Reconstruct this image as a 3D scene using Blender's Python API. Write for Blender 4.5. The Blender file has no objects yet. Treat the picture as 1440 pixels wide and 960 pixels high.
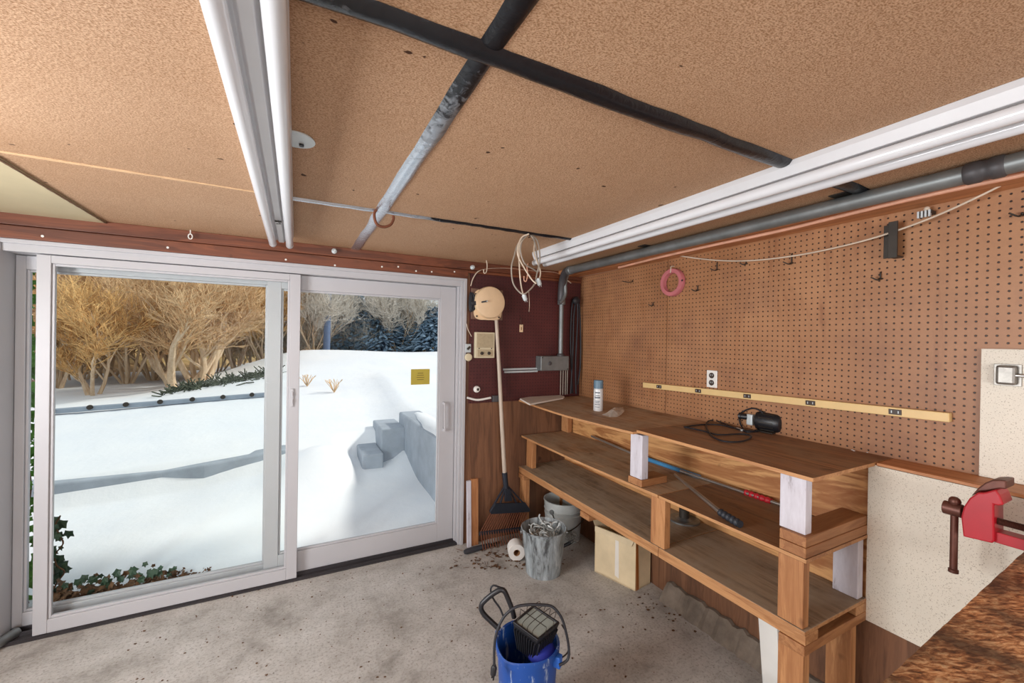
import bpy, math, random
from mathutils import Vector, Matrix
import numpy as np
C = bpy.context.scene.collection
PI = math.pi
# ------------------------------------------------------------------ camera model
FPX, CX, CY, HC = 582.8, 720.0, 480.0, 1.58
ROT = Matrix(((0.88649421, -0.0126981, -0.46256542),
              (-0.4624566, 0.01064867, -0.88657797),
              (0.01618356, 0.99986267, 0.00356767)))
def ray(x, y): return ROT @ Vector(((x-CX)/FPX, -(y-CY)/FPX, -1.0))
def _at(x, y, a, v):
    r = ray(x, y); o = Vector((0, 0, HC)); return o + r*((v-o[a])/r[a])
def PXx(x, y, v): return _at(x, y, 0, v)      # point of that sight line on the plane X = v
def PY(x, y, v): return _at(x, y, 1, v)
def PZ(x, y, v): return _at(x, y, 2, v)

# ------------------------------------------------------------------ materials
def lin(c):
    c = c/255.0
    return c/12.92 if c <= 0.04045 else ((c+0.055)/1.055)**2.4
def rgb(r, g, b): return (lin(r), lin(g), lin(b), 1)
class NT:
    def __init__(s, name):
        s.m = bpy.data.materials.new(name); s.m.use_nodes = True
        s.n = s.m.node_tree.nodes; s.l = s.m.node_tree.links
        s.b = s.n['Principled BSDF']; s.tc = s.n.new('ShaderNodeTexCoord')
    def new(s, t, **k):
        n = s.n.new(t)
        for a, v in k.items(): setattr(n, a, v)
        return n
    def link(s, a, b): s.l.new(a, b)
    def mapping(s, scale, rot=(0, 0, 0), loc=(0, 0, 0)):
        m = s.new('ShaderNodeMapping'); m.inputs['Scale'].default_value = scale
        m.inputs['Rotation'].default_value = rot; m.inputs['Location'].default_value = loc
        s.link(s.tc.outputs['Object'], m.inputs['Vector']); return m.outputs['Vector']
    def noise(s, vec, scale, detail=4, rough=.6, dist=0):
        n = s.new('ShaderNodeTexNoise'); n.inputs['Scale'].default_value = scale
        n.inputs['Detail'].default_value = detail; n.inputs['Roughness'].default_value = rough
        n.inputs['Distortion'].default_value = dist
        if vec is not None: s.link(vec, n.inputs['Vector'])
        return n.outputs['Fac']
    def ramp(s, fac, stops):
        r = s.new('ShaderNodeValToRGB'); e = r.color_ramp.elements
        while len(e) < len(stops): e.new(.5)
        for q, (p, c) in zip(e, stops): q.position = p; q.color = c
        s.link(fac, r.inputs['Fac']); return r.outputs['Color']
    def mix(s, fac, a, b, mode='MIX'):
        m = s.new('ShaderNodeMix', data_type='RGBA', blend_type=mode)
        for v, i in ((fac, 0), (a, 6), (b, 7)):
            if isinstance(v, (int, float)): m.inputs[i].default_value = v
            elif isinstance(v, tuple): m.inputs[i].default_value = v
            else: s.link(v, m.inputs[i])
        return m.outputs[2]
    def math(s, op, a, b=None, c=None):
        m = s.new('ShaderNodeMath', operation=op)
        for i, v in enumerate((a, b, c)):
            if v is None: continue
            if isinstance(v, (int, float)): m.inputs[i].default_value = v
            else: s.link(v, m.inputs[i])
        return m.outputs[0]
    def bump(s, h, strength=.3, dist=.002):
        b = s.new('ShaderNodeBump'); b.inputs['Strength'].default_value = strength
        b.inputs['Distance'].default_value = dist
        s.link(h, b.inputs['Height']); s.link(b.outputs['Normal'], s.b.inputs['Normal'])
    def color(s, c):
        if isinstance(c, tuple): s.b.inputs['Base Color'].default_value = c
        else: s.link(c, s.b.inputs['Base Color'])
    def pr(s, rough=.6, metal=0, spec=.5):
        s.b.inputs['Roughness'].default_value = rough; s.b.inputs['Metallic'].default_value = metal
        s.b.inputs['Specular IOR Level'].default_value = spec
        return s.m

def plain(name, col, rough=.6, metal=0, var=.12, scale=9, spec=.5, bump=0):
    """one colour with slight procedural mottling"""
    t = NT(name); f = t.noise(t.mapping((1, 1, 1)), scale, 5)
    d = tuple(c*(1-var) for c in col[:3])+(1,); u = tuple(min(1, c*(1+var)) for c in col[:3])+(1,)
    t.color(t.ramp(f, [(.3, d), (.7, u)]))
    if bump: t.bump(t.noise(t.mapping((1, 1, 1)), scale*8, 3), bump, .002)
    return t.pr(rough, metal, spec)

def wood(name, dark, light, axis='Y', scale=1.0, rough=.6, dirt=None, rings=True, contrast=1.0):
    t = NT(name)
    st = {'X': (1.2, 14, 14), 'Y': (14, 1.2, 14), 'Z': (14, 14, 1.2)}[axis]
    v = t.mapping(tuple(q*scale for q in st))
    n1 = t.noise(v, 1.0, 6, .65, 1.2)
    n2 = t.noise(t.mapping(tuple(q*scale*5 for q in st)), 1.0, 3, .6)
    f = t.math('ADD', t.math('MULTIPLY', n1, .75), t.math('MULTIPLY', n2, .25))
    if rings:
        w = t.math('SINE', t.math('MULTIPLY', n1, 38))
        f = t.math('ADD', f, t.math('MULTIPLY', w, .07*contrast))
    col = t.ramp(f, [(.30, dark), (.52, tuple((a+b)/2 for a, b in zip(dark, light))), (.72, light)])
    if dirt:
        d = t.noise(t.mapping((1, 1, 1)), 5.5, 6, .7)
        fs = t.noise(v, 3.2, 4, .75); col = t.mix(t.ramp(fs, [(.50, (0, 0, 0, 1)), (.64, (.75, .75, .75, 1))]), col, tuple(c*.5 for c in dark[:3])+(1,))
        col = t.mix(t.ramp(d, [(.36, (0, 0, 0, 1)), (.62, (.8, .8, .8, 1))]), col, dirt)
    k = t.noise(t.mapping((1, 1, 1), loc=(3, 1, 7)), 9, 2, .5)
    col = t.mix(t.ramp(k, [(.70, (0, 0, 0, 1)), (.78, (.7, .7, .7, 1))]), col, tuple(c*.35 for c in dark[:3])+(1,))
    t.color(col); t.bump(f, .25, .0015)
    return t.pr(rough)

def pegboard(name, c1, c2, hole, axis, pitch=.0264, stain=None, spec=.4, rough=.45):
    """perforated hardboard: a regular grid of round holes"""
    t = NT(name)
    sx = t.new('ShaderNodeSeparateXYZ'); t.link(t.tc.outputs['Object'], sx.inputs[0])
    u = sx.outputs[axis]; w = sx.outputs['Z']
    def cell(q): return t.math('SUBTRACT', t.math('FRACT', t.math('DIVIDE', q, pitch)), .5)
    a, b = cell(u), cell(w)
    d = t.math('SQRT', t.math('ADD', t.math('MULTIPLY', a, a), t.math('MULTIPLY', b, b)))
    h = t.ramp(d, [(.115, (1, 1, 1, 1)), (.165, (0, 0, 0, 1))])
    n = t.noise(t.mapping((1, 1, 1)), 1.7, 7, .62)
    base = t.ramp(n, [(.3, c1), (.7, c2)])
    if stain:
        s = t.noise(t.mapping((3.5, 3.5, .7), loc=(2, 5, 1)), 2.0, 6, .7, .6)
        base = t.mix(t.ramp(s, [(.55, (0, 0, 0, 1)), (.75, (.75, .75, .75, 1))]), base, stain)
    pt = t.noise(t.mapping((1, 1, 1), loc=(9, 4, 2)), 2.6, 6, .7)
    base = t.mix(t.ramp(pt, [(.5, (0, 0, 0, 1)), (.72, (.55, .55, .55, 1))]), base, tuple(x*.62 for x in c1[:2])+(c1[2]*.95, 1))
    f = t.noise(t.mapping((1, 1, 1)), 160, 2)
    base = t.mix(t.math('MULTIPLY', f, .18), base, tuple(x*.4 for x in c1[:3])+(1,))
    t.color(t.mix(h, base, hole))
    b2 = t.math('SUBTRACT', 1.0, h); t.bump(b2, .6, .002)
    return t.pr(rough, 0, spec)

def speckle(name, base, spot, scale=170, thr=.66):
    t = NT(name)
    f = t.noise(t.mapping((1, 1, 1)), scale, 2, .5)
    g = t.noise(t.mapping((1, 1, 1)), 2.2, 5)
    b = t.ramp(g, [(.35, tuple(c*.9 for c in base[:3])+(1,)), (.65, base)])
    t.color(t.mix(t.ramp(f, [(thr, (0, 0, 0, 1)), (thr+.05, (1, 1, 1, 1))]), b, spot))
    return t.pr(.5)

M = {}
def ceiling_mat():
    t = NT('ceiling_board')
    g = t.noise(t.mapping((1, 1, 1)), .9, 4)
    f = t.noise(t.mapping((210, 340, 200), rot=(0, 0, .1)), 1, 3, .55)
    b = t.ramp(g, [(.35, rgb(188, 152, 120)), (.65, rgb(204, 169, 138))])
    c = t.mix(t.ramp(f, [(.35, (1, 1, 1, 1)), (.6, (0, 0, 0, 1))]), b, rgb(148, 110, 78))
    s = t.noise(t.mapping((1, 1, 1), loc=(4, 2, 0)), 26, 1, .3)
    c = t.mix(t.ramp(s, [(.80, (0, 0, 0, 1)), (.815, (1, 1, 1, 1))]), c, rgb(70, 44, 28))
    t.color(c); t.bump(f, .5, .003); return t.pr(.75, 0, .25)
M['ceil'] = ceiling_mat()
def concrete_mat():
    t = NT('concrete_floor')
    v = t.mapping((1, 1, 1))
    a = t.noise(v, 3.2, 9, .72); b = t.noise(v, 75, 5, .7); d = t.noise(t.mapping((1, 1, 1), loc=(5, 3, 0)), 60, 3, .6)
    c = t.ramp(a, [(.3, rgb(136, 131, 124)), (.47, rgb(176, 171, 165)), (.7, rgb(200, 196, 191))])
    c = t.mix(t.ramp(b, [(.34, (.7, .7, .7, 1)), (.5, (0, 0, 0, 1))]), c, rgb(128, 122, 114))
    c = t.mix(t.ramp(d, [(.66, (0, 0, 0, 1)), (.72, (.9, .9, .9, 1))]), c, rgb(92, 80, 68))
    t.color(c); t.bump(b, .35, .003); return t.pr(.75, 0, .3)
M['floor'] = concrete_mat()
M['beam'] = wood('stained_beam', rgb(76, 38, 22), rgb(130, 72, 44), 'X', .8, .5)
M['trimboard'] = wood('brown_trim_wood', rgb(160, 98, 58), rgb(206, 146, 98), 'Y', .8, .55)
M['peg_red'] = pegboard('red_pegboard', rgb(70, 32, 32), rgb(94, 46, 44), rgb(26, 8, 8), 'X')
M['peg_tan'] = pegboard('brown_pegboard', rgb(148, 101, 66), rgb(182, 133, 94), rgb(40, 20, 10), 'Y', stain=rgb(126, 74, 44))
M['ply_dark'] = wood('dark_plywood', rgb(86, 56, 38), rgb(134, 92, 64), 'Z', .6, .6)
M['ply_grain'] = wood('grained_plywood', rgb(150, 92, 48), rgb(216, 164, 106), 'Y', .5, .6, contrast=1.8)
M['deck'] = wood('worn_deck_wood', rgb(138, 100, 68), rgb(200, 162, 124), 'Y', .55, .65, dirt=rgb(178, 158, 132))
M['deck_brown'] = wood('brown_deck_wood', rgb(112, 74, 48), rgb(166, 118, 80), 'Y', .5, .6, dirt=rgb(138, 110, 84))
M['deck_grey'] = wood('grey_deck_wood', rgb(124, 102, 80), rgb(184, 160, 132), 'Y', .6, .7, dirt=rgb(166, 150, 130))
M['pine_y'] = wood('pine_along_y', rgb(152, 100, 60), rgb(204, 154, 104), 'Y', .9, .55)
M['pine_x'] = wood('pine_along_x', rgb(136, 86, 50), rgb(184, 132, 86), 'X', .9, .55)
M['pine_z'] = wood('pine_along_z', rgb(152, 98, 58), rgb(204, 150, 100), 'Z', .9, .55)
M['offcut'] = wood('offcut_pine', rgb(150, 94, 54), rgb(196, 138, 90), 'Z', 1, .6)
def paintedwood():
    t = NT('worn_white_paint')
    f = t.noise(t.mapping((18, 18, 4)), 1.5, 6, .7)
    t.color(t.ramp(f, [(.28, rgb(130, 118, 118)), (.4, rgb(196, 192, 200)), (.7, rgb(214, 212, 220))])); return t.pr(.55)
M['wpaint'] = paintedwood()
M['purple'] = plain('purple_grey_paint', rgb(92, 74, 88), .6)
M['vinyl'] = plain('grey_white_vinyl', rgb(180, 179, 182), .4, var=.03, scale=3)
M['track'] = plain('dark_track_metal', rgb(66, 62, 64), .4, .4)
M['speck'] = speckle('speckled_white_board', rgb(224, 216, 200), rgb(176, 164, 146), 260, .61)
M['chip'] = None
def chipmat():
    t = NT('stained_chipboard')
    v0 = t.mapping((1, 1, 1), rot=(0, 0, .46)); m2 = t.new('ShaderNodeMapping'); m2.inputs['Scale'].default_value = (34, 105, 60); t.link(v0, m2.inputs['Vector'])
    f = t.noise(m2.outputs['Vector'], 1, 4, .65, .7); g = t.noise(t.mapping((1, 1, 1)), 7, 5)
    c = t.ramp(f, [(.3, rgb(70, 44, 28)), (.42, rgb(144, 92, 56)), (.52, rgb(206, 148, 98)), (.62, rgb(244, 206, 158)), (.72, rgb(180, 120, 76))])
    t.color(t.mix(t.ramp(g, [(.38, (.85, .85, .85, 1)), (.58, (0, 0, 0, 1))]), c, rgb(58, 42, 32))); t.bump(f, .5, .003)
    return t.pr(.6)
M['chip'] = chipmat()
M['white_enamel'] = plain('white_enamel', rgb(198, 198, 200), .32, var=.03)
M['tube'] = plain('unlit_tube_glass', rgb(212, 213, 216), .15, var=.02)
M['lampcap'] = plain('lamp_cap_metal', rgb(190, 190, 190), .35, .6)
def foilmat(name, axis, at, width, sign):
    """tape that is black plastic on one stretch and silver on the other"""
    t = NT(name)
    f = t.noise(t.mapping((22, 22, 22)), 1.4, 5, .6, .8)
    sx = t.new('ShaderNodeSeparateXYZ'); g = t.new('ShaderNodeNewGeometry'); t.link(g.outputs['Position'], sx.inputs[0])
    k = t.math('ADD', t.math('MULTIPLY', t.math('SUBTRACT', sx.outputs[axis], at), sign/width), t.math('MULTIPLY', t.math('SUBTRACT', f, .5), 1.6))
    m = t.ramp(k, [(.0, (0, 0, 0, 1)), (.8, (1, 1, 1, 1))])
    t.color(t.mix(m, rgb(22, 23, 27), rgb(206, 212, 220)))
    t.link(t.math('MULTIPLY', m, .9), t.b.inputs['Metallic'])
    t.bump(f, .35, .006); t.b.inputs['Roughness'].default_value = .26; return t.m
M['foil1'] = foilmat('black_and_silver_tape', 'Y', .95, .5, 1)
M['foil2'] = foilmat('black_tape_highlight_end', 'X', .0, .35, -1)  # silvery left end is a highlight put into the tape colour
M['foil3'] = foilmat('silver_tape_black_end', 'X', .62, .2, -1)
M['kerb'] = plain('dirty_kerb', rgb(116, 104, 92), .9, var=.3, scale=14, bump=.5)
M['galv'] = plain('galvanized_steel', rgb(132, 134, 134), .42, .75, var=.25, scale=14)
M['pipe'] = plain('grey_conduit', rgb(128, 132, 132), .45, .55, var=.18)
M['pipe_dark'] = plain('dark_conduit', rgb(84, 82, 84), .5, .4)
M['copper'] = plain('dull_copper', rgb(232, 178, 150), .45, .15, var=.15)
M['cable'] = plain('cream_cable', rgb(204, 188, 168), .55)
M['cable_grey'] = plain('grey_cable', rgb(150, 140, 128), .55)
M['black'] = plain('black_plastic', rgb(26, 26, 30), .42)
M['rubber'] = plain('black_rubber', rgb(30, 30, 36), .55)
M['rust'] = plain('rusty_iron', rgb(112, 64, 42), .7, .3, var=.3, scale=40)
M['cream'] = plain('cream_paint', rgb(226, 196, 158), .45, var=.06)
M['cream2'] = plain('cream_plastic', rgb(206, 194, 164), .5, var=.05)
M['cream3'] = plain('beige_grille', rgb(176, 160, 130), .6, var=.1, scale=60)
M['white'] = plain('white_plastic', rgb(230, 228, 222), .4, var=.03)
M['offwhite'] = plain('off_white_card', rgb(222, 216, 206), .6, var=.05)
M['grey_light'] = plain('light_grey_metal', rgb(196, 204, 206), .4, .2, var=.06)
M['handle_wood'] = wood('grey_handle_wood', rgb(168, 152, 136), rgb(206, 192, 176), 'Z', 1, .6)
M['rakehead'] = plain('dark_blue_grey_steel', rgb(46, 50, 60), .45, .4)
def splatter():
    t = NT('paint_splattered_grey')
    f = t.noise(t.mapping((16, 16, 3.0)), 1.4, 6, .7, .5)
    t.color(t.ramp(f, [(.36, rgb(70, 72, 74)), (.47, rgb(134, 140, 142)), (.6, rgb(160, 168, 172)), (.72, rgb(200, 204, 204))]))
    t.bump(f, .4, .003); return t.pr(.55)
M['splat'] = splatter()
M['pail'] = plain('light_pail_steel', rgb(186, 190, 188), .45, .25, var=.12, scale=12)
M['card'] = plain('pale_cardboard', rgb(216, 196, 160), .7, var=.16, scale=4)
M['card_dark'] = plain('brown_cardboard', rgb(150, 108, 70), .75, var=.1)
M['tape'] = plain('brown_tape', rgb(160, 96, 40), .35)
def bluemat():
    t = NT('blue_bucket_plastic')
    f = t.noise(t.mapping((26, 26, 5), loc=(1, 0, 0)), 1.2, 5, .7)
    c = t.ramp(f, [(.55, rgb(22, 70, 146)), (.62, rgb(150, 165, 190))])
    t.color(c); return t.pr(.42)
M['blue'] = bluemat()
M['blue_in'] = plain('blue_plastic', rgb(34, 92, 178), .4, var=.08)
M['deepblue'] = plain('deep_blue_cloth', rgb(30, 44, 150), .7)
M['lens'] = plain('dusty_lamp_glass', rgb(150, 158, 152), .25, var=.12, scale=20)
M['steel'] = plain('bright_steel', rgb(186, 182, 176), .3, .85, var=.12)
M['hasp'] = plain('brushed_nickel', rgb(140, 136, 130), .42, .8, var=.2, scale=40)
M['red'] = plain('red_paint', rgb(168, 18, 34), .38, var=.12)
M['redgrip'] = plain('red_rubber', rgb(186, 30, 44), .5)
M['blackgrip'] = plain('charcoal_rubber', rgb(44, 48, 56), .5)
M['bluetube'] = plain('blue_painted_tube', rgb(66, 132, 178), .4)
M['can'] = plain('white_can_paint', rgb(214, 214, 214), .35, .1, var=.05)
M['cancap'] = plain('slate_blue_cap', rgb(98, 124, 142), .45)
M['ink'] = plain('grey_print', rgb(110, 116, 124), .5)
M['bag'] = plain('clear_bag', rgb(196, 196, 190), .2, var=.2, scale=40, spec=.8)
M['pink'] = plain('pink_paint', rgb(188, 108, 112), .5, var=.08)
M['rail'] = plain('cream_yellow_rail', rgb(222, 190, 132), .45, var=.05)
M['socket'] = plain('brown_socket', rgb(58, 42, 34), .45)
M['iron'] = plain('dark_iron', rgb(62, 56, 50), .5, .5, var=.2)
M['brown_iron'] = plain('brown_oiled_iron', rgb(100, 62, 52), .45, .5, var=.2, scale=30)
M['yellow_sign'] = plain('olive_yellow_sticker', rgb(176, 158, 60), .6, var=.06)
M['sign_ink'] = plain('dark_sticker_ink', rgb(120, 104, 36), .6)
M['yellowpanel'] = plain('pale_yellow_ceiling_board', rgb(192, 178, 144), .7, var=.06, scale=3)
M['seam'] = plain('torn_seam_paper', rgb(214, 176, 134), .8, var=.12, scale=30)
M['litter'] = plain('dead_leaf_brown', rgb(96, 66, 42), .85, var=.4, scale=30)
M['paperroll'] = plain('white_paper_roll', rgb(226, 222, 216), .8, var=.05)
M['rag'] = plain('grey_fuzz', rgb(150, 146, 140), .9, var=.5, scale=60)
M['shell'] = plain('house_siding', rgb(170, 165, 160), .7)
M['leather'] = plain('tool_handle_plastic', rgb(52, 54, 60), .5)
M['wallbrown'] = plain('brown_wall_board', rgb(150, 104, 72), .7)
M['yellowgreen'] = plain('yellow_green_label', rgb(196, 196, 70), .5)
# outside
def snowmat():
    t = NT('snow'); f = t.noise(t.mapping((1, 1, 1)), 1.3, 6, .6)
    t.color(t.ramp(f, [(.3, rgb(232, 236, 242)), (.7, rgb(242, 243, 245))])); t.bump(f, .5, .05); return t.pr(.8, 0, .2)
M['snow'] = snowmat()
M['conc_out'] = plain('weathered_concrete', rgb(164, 172, 182), .85, var=.14, scale=5, bump=.3)
M['bark'] = wood('pale_bark', rgb(176, 142, 108), rgb(240, 218, 188), 'Z', .6, .85, rings=False)
M['twig'] = plain('tan_twigs', rgb(214, 180, 138), .85, var=.40, scale=14)
M['twig2'] = plain('pale_twigs', rgb(212, 204, 192), .85, var=.35, scale=14)
M['twig3'] = plain('ochre_twigs', rgb(212, 170, 112), .85, var=.40, scale=14)
def litterhill():
    t = NT('leaf_litter_slope')
    f = t.noise(t.mapping((1, 1, 1)), 2.6, 10, .75); g = t.noise(t.mapping((1, 1, 1)), .35, 5, .6)
    c = t.ramp(f, [(.32, rgb(104, 82, 56)), (.5, rgb(172, 134, 88)), (.62, rgb(208, 172, 122)), (.74, rgb(232, 222, 206))])
    t.color(t.mix(t.ramp(g, [(.45, (0, 0, 0, 1)), (.65, (.6, .6, .6, 1))]), c, rgb(150, 134, 70))); return t.pr(.9)
M['hill'] = litterhill()
M['evergreen'] = plain('shade_blue_needles', rgb(140, 166, 186), .8, var=.3, scale=3)  # blue of the shade is mixed into the needle colour
M['ivy'] = plain('ivy_green', rgb(96, 150, 62), .45, var=.5, scale=12)
M['ivy_dark'] = plain('dark_ivy_green', rgb(52, 74, 54), .5, var=.4, scale=12)
M['creeper'] = plain('dark_creeper', rgb(78, 84, 70), .9, var=.4)
M['edging'] = plain('grey_edging', rgb(150, 160, 172), .8, var=.1)
M['treeblue'] = plain('shaded_grey_bark', rgb(96, 112, 140), .9, var=.15)
def glassmat():
    m = bpy.data.materials.new('window_glass'); m.use_nodes = True
    n = m.node_tree.nodes; l = m.node_tree.links; n.clear()
    o = n.new('ShaderNodeOutputMaterial'); mx = n.new('ShaderNodeMixShader'); tr = n.new('ShaderNodeBsdfTransparent')
    gl = n.new('ShaderNodeBsdfGlossy'); fr = n.new('ShaderNodeFresnel'); fr.inputs['IOR'].default_value = 1.06
    tr.inputs['Color'].default_value = (.97, .985, .98, 1); gl.inputs['Roughness'].default_value = .02
    l.new(fr.outputs[0], mx.inputs[0]); l.new(tr.outputs[0], mx.inputs[1]); l.new(gl.outputs[0], mx.inputs[2]); l.new(mx.outputs[0], o.inputs[0])
    return m
M['glass'] = glassmat()

# ------------------------------------------------------------------ mesh builder
def frame_of(d, up=None):
    d = d.normalized(); a = up or (Vector((0, 0, 1)) if abs(d.z) < .9 else Vector((1, 0, 0)))
    u = a.cross(d).normalized(); return u, d.cross(u)
class MB:
    def __init__(s): s.v = []; s.f = []
    def add(s, vs, fs):
        k = len(s.v); s.v += [tuple(v) for v in vs]; s.f += [tuple(i+k for i in f) for f in fs]; return s
    def box(s, x0, x1, y0, y1, z0, z1):
        vs = [(x, y, z) for z in (z0, z1) for y in (y0, y1) for x in (x0, x1)]
        return s.add(vs, [(0, 2, 3, 1), (4, 5, 7, 6), (0, 1, 5, 4), (2, 6, 7, 3), (0, 4, 6, 2), (1, 3, 7, 5)])
    def obox(s, c, sx, sy, sz, m=None):
        m = m or Matrix.Identity(3); c = Vector(c)
        vs = [c + m @ Vector((x*sx/2, y*sy/2, z*sz/2)) for z in (-1, 1) for y in (-1, 1) for x in (-1, 1)]
        return s.add(vs, [(0, 2, 3, 1), (4, 5, 7, 6), (0, 1, 5, 4), (2, 6, 7, 3), (0, 4, 6, 2), (1, 3, 7, 5)])
    def bar(s, a, b, w, h, up=None):
        a, b = Vector(a), Vector(b); u, v = frame_of(b-a, up)
        vs = [p + u*(i*w/2) + v*(j*h/2) for p in (a, b) for i, j in ((-1, -1), (1, -1), (1, 1), (-1, 1))]
        return s.add(vs, [(3, 2, 1, 0), (4, 5, 6, 7), (0, 1, 5, 4), (1, 2, 6, 5), (2, 3, 7, 6), (3, 0, 4, 7)])
    def tube(s, pts, r, n=10, closed=False, cap=True):
        pts = [Vector(p) for p in pts]; N = len(pts); rs = r if isinstance(r, (list, tuple)) else [r]*N
        vs = []; u = None
        for i, p in enumerate(pts):
            if closed: d = pts[(i+1) % N]-pts[i-1]
            else: d = pts[min(i+1, N-1)]-pts[max(i-1, 0)]
            if d.length < 1e-9: d = Vector((0, 0, 1))
            d.normalize()
            if u is None: u, _ = frame_of(d)
            else:
                u = u-d*u.dot(d)
                u = u.normalized() if u.length > 1e-6 else frame_of(d)[0]
            w = d.cross(u)
            for k in range(n):
                a = 2*PI*k/n; vs.append(p+u*(math.cos(a)*rs[i])+w*(math.sin(a)*rs[i]))
        fs = []
        for i in range(N if closed else N-1):
            j = (i+1) % N
            for k in range(n):
                q = (k+1) % n; fs.append((i*n+k, i*n+q, j*n+q, j*n+k))
        if cap and not closed: fs += [tuple(range(n-1, -1, -1)), tuple((N-1)*n+k for k in range(n))]
        return s.add(vs, fs)
    def cyl(s, a, b, r, n=20, r2=None): return s.tube([a, b], [r, r if r2 is None else r2], n)
    def lathe(s, prof, c=(0, 0, 0), axis=(0, 0, 1), n=32, closed=False):
        """prof: (radius, height) list turned about an axis through c"""
        c = Vector(c); ax = Vector(axis).normalized(); u, w = frame_of(ax)
        vs = []
        for r, z in prof:
            for k in range(n):
                a = 2*PI*k/n; vs.append(c+ax*z+u*(math.cos(a)*r)+w*(math.sin(a)*r))
        fs = []; m = len(prof)
        for i in range(m if closed else m-1):
            j = (i+1) % m
            for k in range(n):
                q = (k+1) % n; fs.append((i*n+k, i*n+q, j*n+q, j*n+k))
        if not closed:
            if prof[0][0] > 1e-6: fs.append(tuple(range(n-1, -1, -1)))
            if prof[-1][0] > 1e-6: fs.append(tuple((m-1)*n+k for k in range(n)))
        return s.add(vs, fs)
    def prism(s, pts, vec):
        """planar outline pushed along vec"""
        pts = [Vector(p) for p in pts]; vec = Vector(vec); n = len(pts)
        nor = Vector((0, 0, 0))
        for i in range(n): nor += pts[i].cross(pts[(i+1) % n])
        if nor.dot(vec) < 0: pts = pts[::-1]
        return s.add(pts+[p+vec for p in pts], [tuple(range(n-1, -1, -1)), tuple(range(n, 2*n))]+[(i, (i+1) % n, n+(i+1) % n, n+i) for i in range(n)])
    def ball(s, c, r, n=14, sc=(1, 1, 1)):
        c = Vector(c); m = n//2; vs = []; fs = []
        for i in range(m+1):
            t = PI*i/m
            for k in range(n):
                a = 2*PI*k/n; vs.append(c+Vector((r*sc[0]*math.sin(t)*math.cos(a), r*sc[1]*math.sin(t)*math.sin(a), r*sc[2]*math.cos(t))))
        for i in range(m):
            for k in range(n):
                q = (k+1) % n; fs.append((i*n+k, (i+1)*n+k, (i+1)*n+q, i*n+q))
        return s.add(vs, fs)
    def build(s, name, mat, parent=None, bevel=0, smooth=None, sub=None):
        me = bpy.data.meshes.new(name); off = wloc(parent)
        me.from_pydata([(x-off.x, y-off.y, z-off.z) for x, y, z in s.v], [], s.f)
        me.materials.append(M[mat] if isinstance(mat, str) else mat); me.validate(); me.update()
        o = bpy.data.objects.new(name, me); C.objects.link(o)
        if parent: o.parent = parent
        if smooth is not None:
            me.polygons.foreach_set('use_smooth', [True]*len(me.polygons)); me.set_sharp_from_angle(angle=math.radians(smooth))
        if bevel:
            b = o.modifiers.new('bevel', 'BEVEL'); b.width = bevel; b.segments = 2; b.limit_method = 'ANGLE'; b.angle_limit = math.radians(50)
        return o
def wloc(o):
    v = Vector((0, 0, 0))
    while o is not None: v += o.location; o = o.parent
    return v
def tag(o, label, cat, group=None):
    o['label'] = label; o['category'] = cat
    if group: o['group'] = group
    return o
def thing(name, label, cat, loc, group=None):
    o = bpy.data.objects.new(name, None); C.objects.link(o); o.location = loc; o.empty_display_size = .05
    return tag(o, label, cat, group)
def single(mb, name, mat, label, cat, loc=None, group=None, **k):
    """a thing that is one mesh; its origin goes to loc"""
    if loc is None:
        a = np.array(mb.v); loc = ((a[:, 0].min()+a[:, 0].max())/2, (a[:, 1].min()+a[:, 1].max())/2, a[:, 2].min())
    l = Vector(loc); mb.v = [(x-l.x, y-l.y, z-l.z) for x, y, z in mb.v]
    o = mb.build(name, mat, None, **k); o.location = l
    return tag(o, label, cat, group)
def struct(mb, name, mat, parent=None, **k):
    o = mb.build(name, mat, parent, **k)
    if parent is None: o['kind'] = 'structure'
    return o
def spline(pts, sub=8):
    """Catmull-Rom through the points"""
    p = [Vector(q) for q in pts]; p = [p[0]*2-p[1]]+p+[p[-1]*2-p[-2]]; out = []
    for i in range(1, len(p)-2):
        for k in range(sub):
            t = k/sub; a, b, c, d = p[i-1:i+3]
            out.append(.5*((2*b)+(c-a)*t+(2*a-5*b+4*c-d)*t*t+(3*b-a-3*c+d)*t**3))
    out.append(p[-2]); return out
rnd = random.Random(7)
# __PART2__
# ------------------------------------------------------------------ the room
ZC, XR, XL, YB, XW, YF = 2.176, 2.235, 2.09, 3.0, -1.9, -2.2
struct(MB().box(XW-.1, XR+.15, YF-.1, YB+.16, -.12, 0), 'floor', 'floor')
ceil = struct(MB().box(XW-.1, XR+.15, YF-.1, YB+.16, ZC, ZC+.1), 'ceiling', 'ceil')
struct(MB().box(XW, -.905, 2.05, 2.99, ZC-.009, ZC), 'yellow_board', 'yellowpanel', ceil)
def ragged(p, q, w, n=26, ax='y'):
    mb = MB(); p, q = Vector(p), Vector(q); d = (q-p); s = Vector((0, 1, 0)) if ax == 'y' else Vector((1, 0, 0))
    vs = []
    for i in range(n+1):
        c = p+d*(i/n); a = w*(.5+.5*rnd.random()); vs += [c-s*a, c+s*a, c-s*a+Vector((0, 0, -.002)), c+s*a+Vector((0, 0, -.002))]
    fs = []
    for i in range(n):
        k = 4*i; fs += [(k+2, k+3, k+7, k+6), (k, k+2, k+6, k+4), (k+1, k+5, k+7, k+3)]
    return mb.add(vs, fs)
struct(ragged((XW, 1.985, ZC), (-.15, 2.02, ZC), .011), 'seam_paper', 'seam', ceil)
struct(ragged((-.905, 2.04, ZC-.008), (-.905, 2.98, ZC-.008), .006, 40, 'x'), 'torn_edge', 'litter', ceil)
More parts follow.
